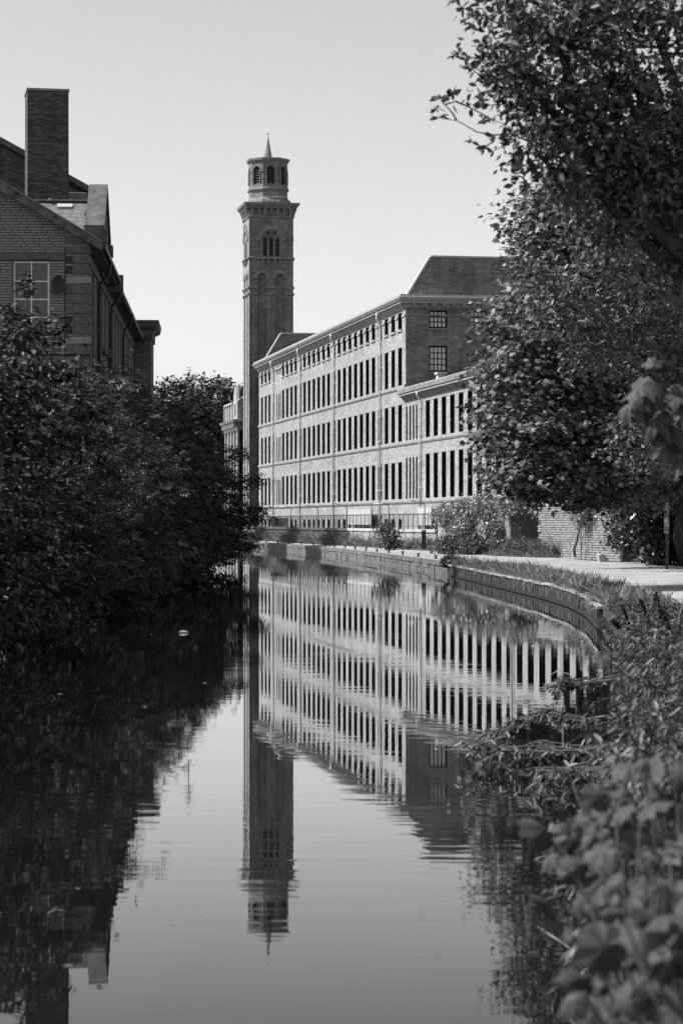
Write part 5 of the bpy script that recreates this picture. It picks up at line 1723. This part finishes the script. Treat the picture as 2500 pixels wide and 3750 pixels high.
def stems_cloud(name, label, pts, hgt, nleaf, kind, size, mat, seed, lean=None, cat='plants', droop=0.5, stuff=True):
    """many leafy stems: pts (n,3) feet, hgt (n,)"""
    rng = np.random.default_rng(seed)
    n = len(pts)
    ln = rng.normal(size=(n, 3)) * np.array([0.22, 0.22, 0])
    if lean is not None: ln += np.array(lean)
    t = rng.uniform(0.12, 1.0, (n, nleaf))
    pos = pts[:, None, :] + hgt[:, None, None] * (t[:, :, None] * np.array([0, 0, 1.0]) + (t ** 2)[:, :, None] * ln[:, None, :])
    a = rng.uniform(0, 6.283, (n, nleaf))
    tip = np.stack([np.cos(a), np.sin(a), -droop + rng.normal(size=a.shape) * 0.4], -1)
    nrm = np.stack([np.cos(a) * 0.5, np.sin(a) * 0.5, np.ones_like(a)], -1) + rng.normal(size=a.shape + (3,)) * 0.35
    sz = size * rng.uniform(0.5, 1.3, (n, nleaf)) * (1.15 - 0.5 * t)
    o = link(name, leaf_mesh(name, kind, pos.reshape(-1, 3), nrm.reshape(-1, 3), tip.reshape(-1, 3), sz.ravel(), mat))
    if stuff: tag(o, label, cat, kind='stuff')
    return o


rngB = np.random.default_rng(5)
def strip(n, y0, y1, a, b, fn=xr, z=GZ, pw=1.0):
    y = y0 + (y1 - y0) * rngB.random(n) ** pw
    x = np.array([fn(q) for q in y]) + a + (b - a) * rngB.random(n)
    zz = np.where(x - np.array([fn(q) for q in y]) < 0, 0.15, z)
    return np.stack([x, y, zz], 1)


# near right bank: dense nettles and willowherb
p = strip(1700, 13, 56, -0.15, 2.3, pw=1.3)
p = p[p[:, 0] < np.array([tab(PATH_IN, q) - (0.5 if q > 30 else 0.0) for q in p[:, 1]])]
stems_cloud('nettles', 'dense nettles and willowherb covering the near right bank', p, rngB.uniform(0.22, 0.8, len(p)) * np.interp(p[:, 1], [13, 28, 40, 56], [1.0, 1.0, 0.62, 0.4]), 27, 'lance', 0.14, M['leafB'], 61, (-0.15, 0, 0))
p = strip(500, 7, 16, -0.05, 1.4)
stems_cloud('low_herbs', 'low herbs growing between the broad leaves on the near bank', p, rngB.uniform(0.12, 0.4, 500), 22, 'oval', 0.09, M['leafB'], 62, (-0.1, 0, 0))
# verge grass between timber edge and path
n = 24000
y = rngB.uniform(52, 116, n); x0 = np.array([xr(q) + 0.1 for q in y]); x1 = np.array([max(tab(PATH_IN, q), xr(q) + 0.15) for q in y])
x = x0 + (x1 - x0) * rngB.random(n)
pos = np.stack([x, y, np.full(n, GZ - 0.02)], 1)
tip = np.stack([rngB.normal(size=n) * 0.5 - 0.1, rngB.normal(size=n) * 0.5, rngB.uniform(0.25, 1.1, n)], 1)
nrm = np.stack([rngB.normal(size=n), rngB.normal(size=n) - 0.6, np.full(n, 0.4)], 1)
o = link('verge_grass', leaf_mesh('verge_grass', 'blade', pos, nrm, tip, rngB.uniform(0.1, 0.5, n) * (0.55 + 0.5 * np.sin(x * 2.3 + y * 0.7) * np.sin(y * 1.9 - x) + 0.35 * (rngB.random(n) < 0.06)), M['grass'])); tag(o, 'rough grass on the verge between timber edging and path', 'grass', kind='stuff')
n = 3200
y = rngB.uniform(57, 114, n); x = np.array([xr(q) for q in y]) + rngB.uniform(-0.02, 0.25, n)
pos = np.stack([x, y, np.full(n, GZ - 0.06)], 1)
tip = np.stack([-0.7 + rngB.normal(size=n) * 0.5, rngB.normal(size=n) * 0.5, rngB.uniform(-0.5, 0.6, n)], 1)
nrm = np.stack([rngB.normal(size=n) * 0.5 - 0.4, rngB.normal(size=n) * 0.5, np.full(n, 0.8)], 1)
keep = np.sin(y * 0.9) * np.sin(y * 0.37 + 1) > -0.25
o = link('edge_grass', leaf_mesh('edge_grass', 'blade', pos[keep], nrm[keep], tip[keep], rngB.uniform(0.15, 0.42, n)[keep], M['grass'])); tag(o, 'grass spilling over the timber edging towards the water', 'grass', kind='stuff')
# turf and weeds on the bank before the walls
n = 26000
y = rngB.uniform(116, 250, n); a = np.array([tab(PATH_OUT, q) for q in y]); b = np.array([max(tab(WALLX, q), tab(PATH_OUT, q) + 0.2) for q in y])
f = rngB.random(n); x = a + (b - a) * f
pos = np.stack([x, y, GZ + 0.08 + 0.35 * f], 1)
tip = np.stack([rngB.normal(size=n) * 0.5 - 0.1, rngB.normal(size=n) * 0.5, rngB.uniform(0.3, 1.1, n)], 1)
nrm = np.stack([rngB.normal(size=n), rngB.normal(size=n) - 0.6, np.full(n, 0.4)], 1)
o = link('bank_grass', leaf_mesh('bank_grass', 'blade', pos, nrm, tip, rngB.uniform(0.2, 0.6, n) * (0.5 + f), M['grass'])); tag(o, 'grass on the sloping bank between towpath and walls', 'grass', kind='stuff')


def bank_pts(n, y0, y1, f0, f1):
    y = rngB.uniform(y0, y1, n); f = rngB.uniform(f0, f1, n)
    a = np.array([tab(PATH_OUT, q) for q in y]); b = np.array([max(tab(WALLX, q), tab(PATH_OUT, q) + 0.2) for q in y])
    return np.stack([a + (b - a) * f, y, GZ + 0.08 + 0.35 * f], 1)


p = bank_pts(2400, 118, 190, 0.25, 1.0)
stems_cloud('wall_weeds', 'tall weeds growing along the foot of the walls', p, rngB.uniform(0.25, 0.95, 2400), 20, 'lance', 0.17, M['leafB'], 63)
p = bank_pts(260, 125, 142, 0.3, 0.9)
stems_cloud('pale_flowers', 'pale flowering weeds before the dark recess', p, rngB.uniform(0.35, 0.75, 260), 10, 'oval', 0.13, M['leafI'], 64)
# left bank undergrowth
y = rngB.uniform(36, 165, 1300); p = np.stack([np.array([xl(q) for q in y]) + rngB.uniform(-2.5, 0.5, 1300), y, np.full(1300, 0.4)], 1)
stems_cloud('bank_undergrowth', 'dark undergrowth along the foot of the left bank', p, rngB.uniform(0.4, 1.6, 1300), 22, 'broad', 0.24, M['leafL'], 65, (0.25, 0, 0))


# overhanging sprays on the near right bank
def overhang(lab, pts, Y, seed, n=420):
    rng = np.random.default_rng(seed)
    q = [np.array(at(u, v, Y)) for u, v in pts]
    q[0][0] = max(q[0][0], xr(Y) + 0.2)
    base = (q[0][0], Y, 0.55)
    e = thing_base('overhanging_shrub', base, 0, lab, 'shrub', 'shrubs drooping over the near water')
    off = np.array(base)
    m = MB(); pos = []; 
    for k in range(7):
        w = [a + rng.normal(size=3) * np.array([0.06, 0.25, 0.05]) * (0.3 + i / len(q)) for i, a in enumerate(q)]
        m.tube([tuple(a - off) for a in w], [0.012 - 0.009 * i / (len(w) - 1) for i in range(len(w))], 5, False)
        w = np.array(w); seg = rng.integers(0, len(w) - 1, n // 7); t = rng.random((n // 7, 1))
        pos.append(w[seg] + (w[seg + 1] - w[seg]) * t)
    m.build('stems', M['twig'], e, True, base=False)
    pos = np.vstack(pos); N_ = len(pos)
    tip = rng.normal(size=(N_, 3)) * 0.45 + np.array([-0.15, 0, -0.8]); nrm = rng.normal(size=(N_, 3)) * 0.6 + np.array([-0.4, -0.5, 0.5])
    pos[:, 2] = np.maximum(pos[:, 2], 0.14)
    link('leaves', leaf_mesh('leaves', 'lance', pos - off, nrm, tip, rng.uniform(0.07, 0.15, N_), M['leafB']), e)


overhang('long spray of drooping narrow leaves reaching farthest over the water', [(2300, 2600), (2150, 2640), (2000, 2600), (1900, 2640), (1780, 2710)], 27.5, 71, 600)
overhang('drooping leafy spray above the longest one', [(2250, 2480), (2120, 2500), (2050, 2490), (2030, 2530)], 34, 72)
overhang('lower drooping spray dipping to the water', [(2300, 2700), (2150, 2740), (2000, 2740), (1850, 2750), (1725, 2745)], 25.0, 73, 700)
overhang('short leafy spray below the lowest long one', [(2250, 2820), (2150, 2810), (2050, 2830), (1960, 2850)], 22.8, 74, 420)


def docks():
    spots = [(2400, 2168, 2250, 38, 'tallest dark dock seed spike at the path edge'), (2275, 2215, 2290, 41, 'slender dark dock spike left of the tallest'), (2345, 2195, 2290, 40, 'dark dock spike between two others'), (2240, 2270, 2330, 42, 'low dark dock spike near the canal edge'), (2430, 2230, 2330, 34, 'dark dock spike at the right of the clump')]
    for k, (u, v0, v1, Y, lab) in enumerate(spots):
        a, b = at(u, v0, Y), at(u + 45, v1 + 40, Y)
        base = (b.x, Y, GZ)
        e = thing_base('dock_plant', base, 0, lab, 'dock plant', 'dock plants on the bank')
        rng = np.random.default_rng(80 + k)
        tp = np.array(a) - np.array(base)
        m = MB(); m.tube([(0, 0, 0), tuple(tp * 0.6 + np.array([0.03, 0, 0])), tuple(tp)], [0.012, 0.008, 0.003], 5); m.build('stem', M['twig'], e, base=False)
        n = 240; t = 0.35 + 0.65 * rng.random(n)
        cl = np.round(t * 16) / 16
        pos = cl[:, None] * tp + rng.normal(size=(n, 3)) * 0.018
        link('seed_spike', leaf_mesh('seed_spike', 'broad', pos, rng.normal(size=(n, 3)), rng.normal(size=(n, 3)), rng.uniform(0.02, 0.05, n), M['spike']), e)


docks()


def stalks():
    for k, (pts, Y, lab) in enumerate([([(2125, 2500), (2080, 2470), (2045, 2455), (2022, 2468)], 33, 'pale bent grass stalk arching over the water'), ([(2115, 3095), (2040, 3120), (1978, 3142)], 18.3, 'pale straight reed stalk poking over the dark water'),
                                       ([(2110, 3490), (2050, 3450), (1990, 3410)], 14.0, 'thin bramble stem low over the water'), ([(2075, 2890), (2062, 2780), (2060, 2660)], 25, 'pale upright dead stalk among the sprays'), ([(2470, 2330), (2490, 2240), (2500, 2215)], 34, 'thin pale stalk beside the path')]):
        q = [Vector(at(u, v, Y)) for u, v in pts]
        b = Vector((max(q[0].x, xr(Y) + 0.1), Y, 0.55))
        e = thing_base('grass_stalk', b, 0, lab, 'stalk', 'pale stalks on the near bank')
        m = MB(); m.tube([Vector((0, 0, 0))] + [a - b for a in q], [0.007] * len(q) + [0.003], 5); m.build('stalk', M['paleplank'], e, True, base=False)
        m = MB(); m.tube([q[-1] - b, q[-1] - b + (q[-1] - q[-2]).normalized() * 0.05], [0.008, 0.002], 5); m.build('head', M['deadleaf'], e, base=False)


stalks()


# ---- ivy on the wall and bushes beside it
def ivy(name, lab, lobes, base, n_cl, per, seed, size=0.14, mat='leafI', crad=0.4, cat='ivy'):
    return tree(name, lab, lobes, base, 'broad', size, M[mat], n_cl, per, crad, seed, 0.06, 0.55, 0.6, 0.7, None, cat, 25, 0.8)


def onwall(t, out, z, rx, ry, rz):
    q = mill_xy(t, out); return (q.x, q.y, z, rx, ry, rz)


q = mill_xy(-34, 3.4)
ivy('ivy', 'thick sunlit ivy mounded over the garden wall', [onwall(-28, 3.2, 3.0, 0.6, 2.4, 0.55), onwall(-33, 3.1, 3.25, 0.7, 3.0, 0.6), onwall(-38, 3.0, 3.4, 0.7, 3.0, 0.65), onwall(-43, 2.6, 3.5, 0.8, 2.6, 0.6), onwall(-35, 3.6, 2.4, 0.4, 2.2, 0.6),
    onwall(-47, 1.8, 3.6, 0.9, 2.4, 0.55)], (q.x, q.y, 1.0), 800, 34, 501)
q = mill_xy(-40, 3.6)
ivy('hanging_ivy', 'dark ivy hanging down beside the shaded recess', [onwall(-41, 3.4, 2.6, 0.35, 0.9, 1.0), onwall(-42.5, 3.3, 1.9, 0.3, 0.7, 0.7)], (q.x, q.y, 1.0), 140, 24, 502)
q = mill_xy(-59, 3.5)
ivy('wall_top_ivy', 'ivy tufts hanging over the top of the sunlit boundary wall', [onwall(-57.5, 3.2, 3.5, 0.3, 1.0, 0.35), onwall(-60.5, 3.3, 3.55, 0.4, 1.8, 0.6), onwall(-60.3, 3.3, 2.85, 0.15, 0.8, 0.35), onwall(-64, 3.0, 3.7, 0.6, 1.6, 0.8)], (q.x, q.y, 1.0), 260, 26, 503, 0.14)
c = at(1420, 1935, 160)
ivy('wall_bush', 'round leafy bush standing on the bank before the low wall', [(c.x, c.y, 1.7, 0.55, 0.8, 0.75), (c.x - 0.3, c.y, 2.2, 0.4, 0.6, 0.4), (c.x + 0.25, c.y, 1.2, 0.4, 0.6, 0.5)], (c.x, c.y, 0.9), 110, 18, 504, 0.16, 'leafB', 0.42, 'bush')
c = at(1680, 1980, 138)
ivy('bank_shrub', 'spreading weedy shrub on the bank below the ivy', [(c.x, c.y, 1.3, 0.7, 1.4, 0.6), (c.x - 0.6, c.y + 1, 1.2, 0.6, 1.2, 0.5), (c.x + 0.8, c.y - 2, 1.2, 0.7, 1.4, 0.5)], (c.x, c.y, 0.9), 170, 22, 505, 0.18, 'leafB', 0.35, 'shrub')
c = at(1650, 2055, 115)
ivy('edge_plant', 'leafy clump where the stone quay meets the timber edging', [(5.15, 114.4, 0.72, 0.3, 0.5, 0.16)], (5.1, 114.2, 0.6), 60, 22, 506, 0.15, 'leafB', 0.16, 'plant')

# ================================================================== things on the water
def flotsam():
    p = at(672, 2318, 55.5)
    e = thing_base('plastic_bottle', (p.x, p.y, 0.0), R(8), 'pale empty plastic bottle floating on the dark water', 'bottle')
    m = MB(); prof = [(0.0, 0.012), (0.02, 0.036), (0.13, 0.038), (0.16, 0.03), (0.19, 0.013), (0.21, 0.013)]
    n = 12
    for x, r in prof:
        for k in range(n):
            a = 2 * math.pi * k / n; m.v.append((x - 0.1, r * math.cos(a), 0.018 + r * math.sin(a)))
    for i in range(len(prof) - 1):
        for k in range(n): m.f.append((i * n + k, i * n + (k + 1) % n, (i + 1) * n + (k + 1) % n, (i + 1) * n + k))
    m.f.append(tuple(range(n)))
    m.build('body', M['plastic'], e, True, base=False)
    m = MB(); m.tube([(0.111, 0, 0.018), (0.128, 0, 0.018)], 0.016, 10); m.build('cap', M['frame'], e, base=False)
    p = at(200, 3345, 15.8)
    e = thing_base('floating_twig', (p.x, p.y, 0.01), R(35), 'thin forked pale twig floating on the dark chimney reflection', 'twig')
    m = MB(); m.tube([(-0.07, -0.05, 0), (0.0, 0.02, 0.004), (0.08, 0.12, 0.004), (0.11, 0.13, 0)], [0.003, 0.003, 0.002, 0.001], 5)
    m.tube([(0.0, 0.02, 0.004), (0.05, 0.01, 0.004), (0.07, -0.01, 0)], [0.002, 0.002, 0.001], 5); m.build('stem', M['paleplank'], e, base=False)
    lv = MB(); lv.v = [(-0.05, 0, 0.004), (0, -0.018, 0.007), (0.055, 0, 0.004), (0, 0.018, 0.01)]; lv.f = [(0, 1, 2), (0, 2, 3)]
    me = lv.mesh('floating_leaf', M['deadleaf'])
    rr = random.Random(12)
    for k in range(26):
        v = rr.choice([rr.uniform(2290, 2600), rr.uniform(2600, 3600)]); u = rr.uniform(150, 900) if v < 2700 else rr.uniform(50, 1700)
        p = at(u, v, 22666 / (v - 1910)); 
        o = link('floating_leaf', me, None, (p.x, p.y, 0.002), (0, 0, rr.uniform(0, 6.28)), (rr.uniform(.25, .6) * (1.6 if v < 2600 else 1.0),) * 3)
        tag(o, 'tiny pale fallen leaf floating on the canal', 'leaf', 'leaves floating on the canal')


flotsam()
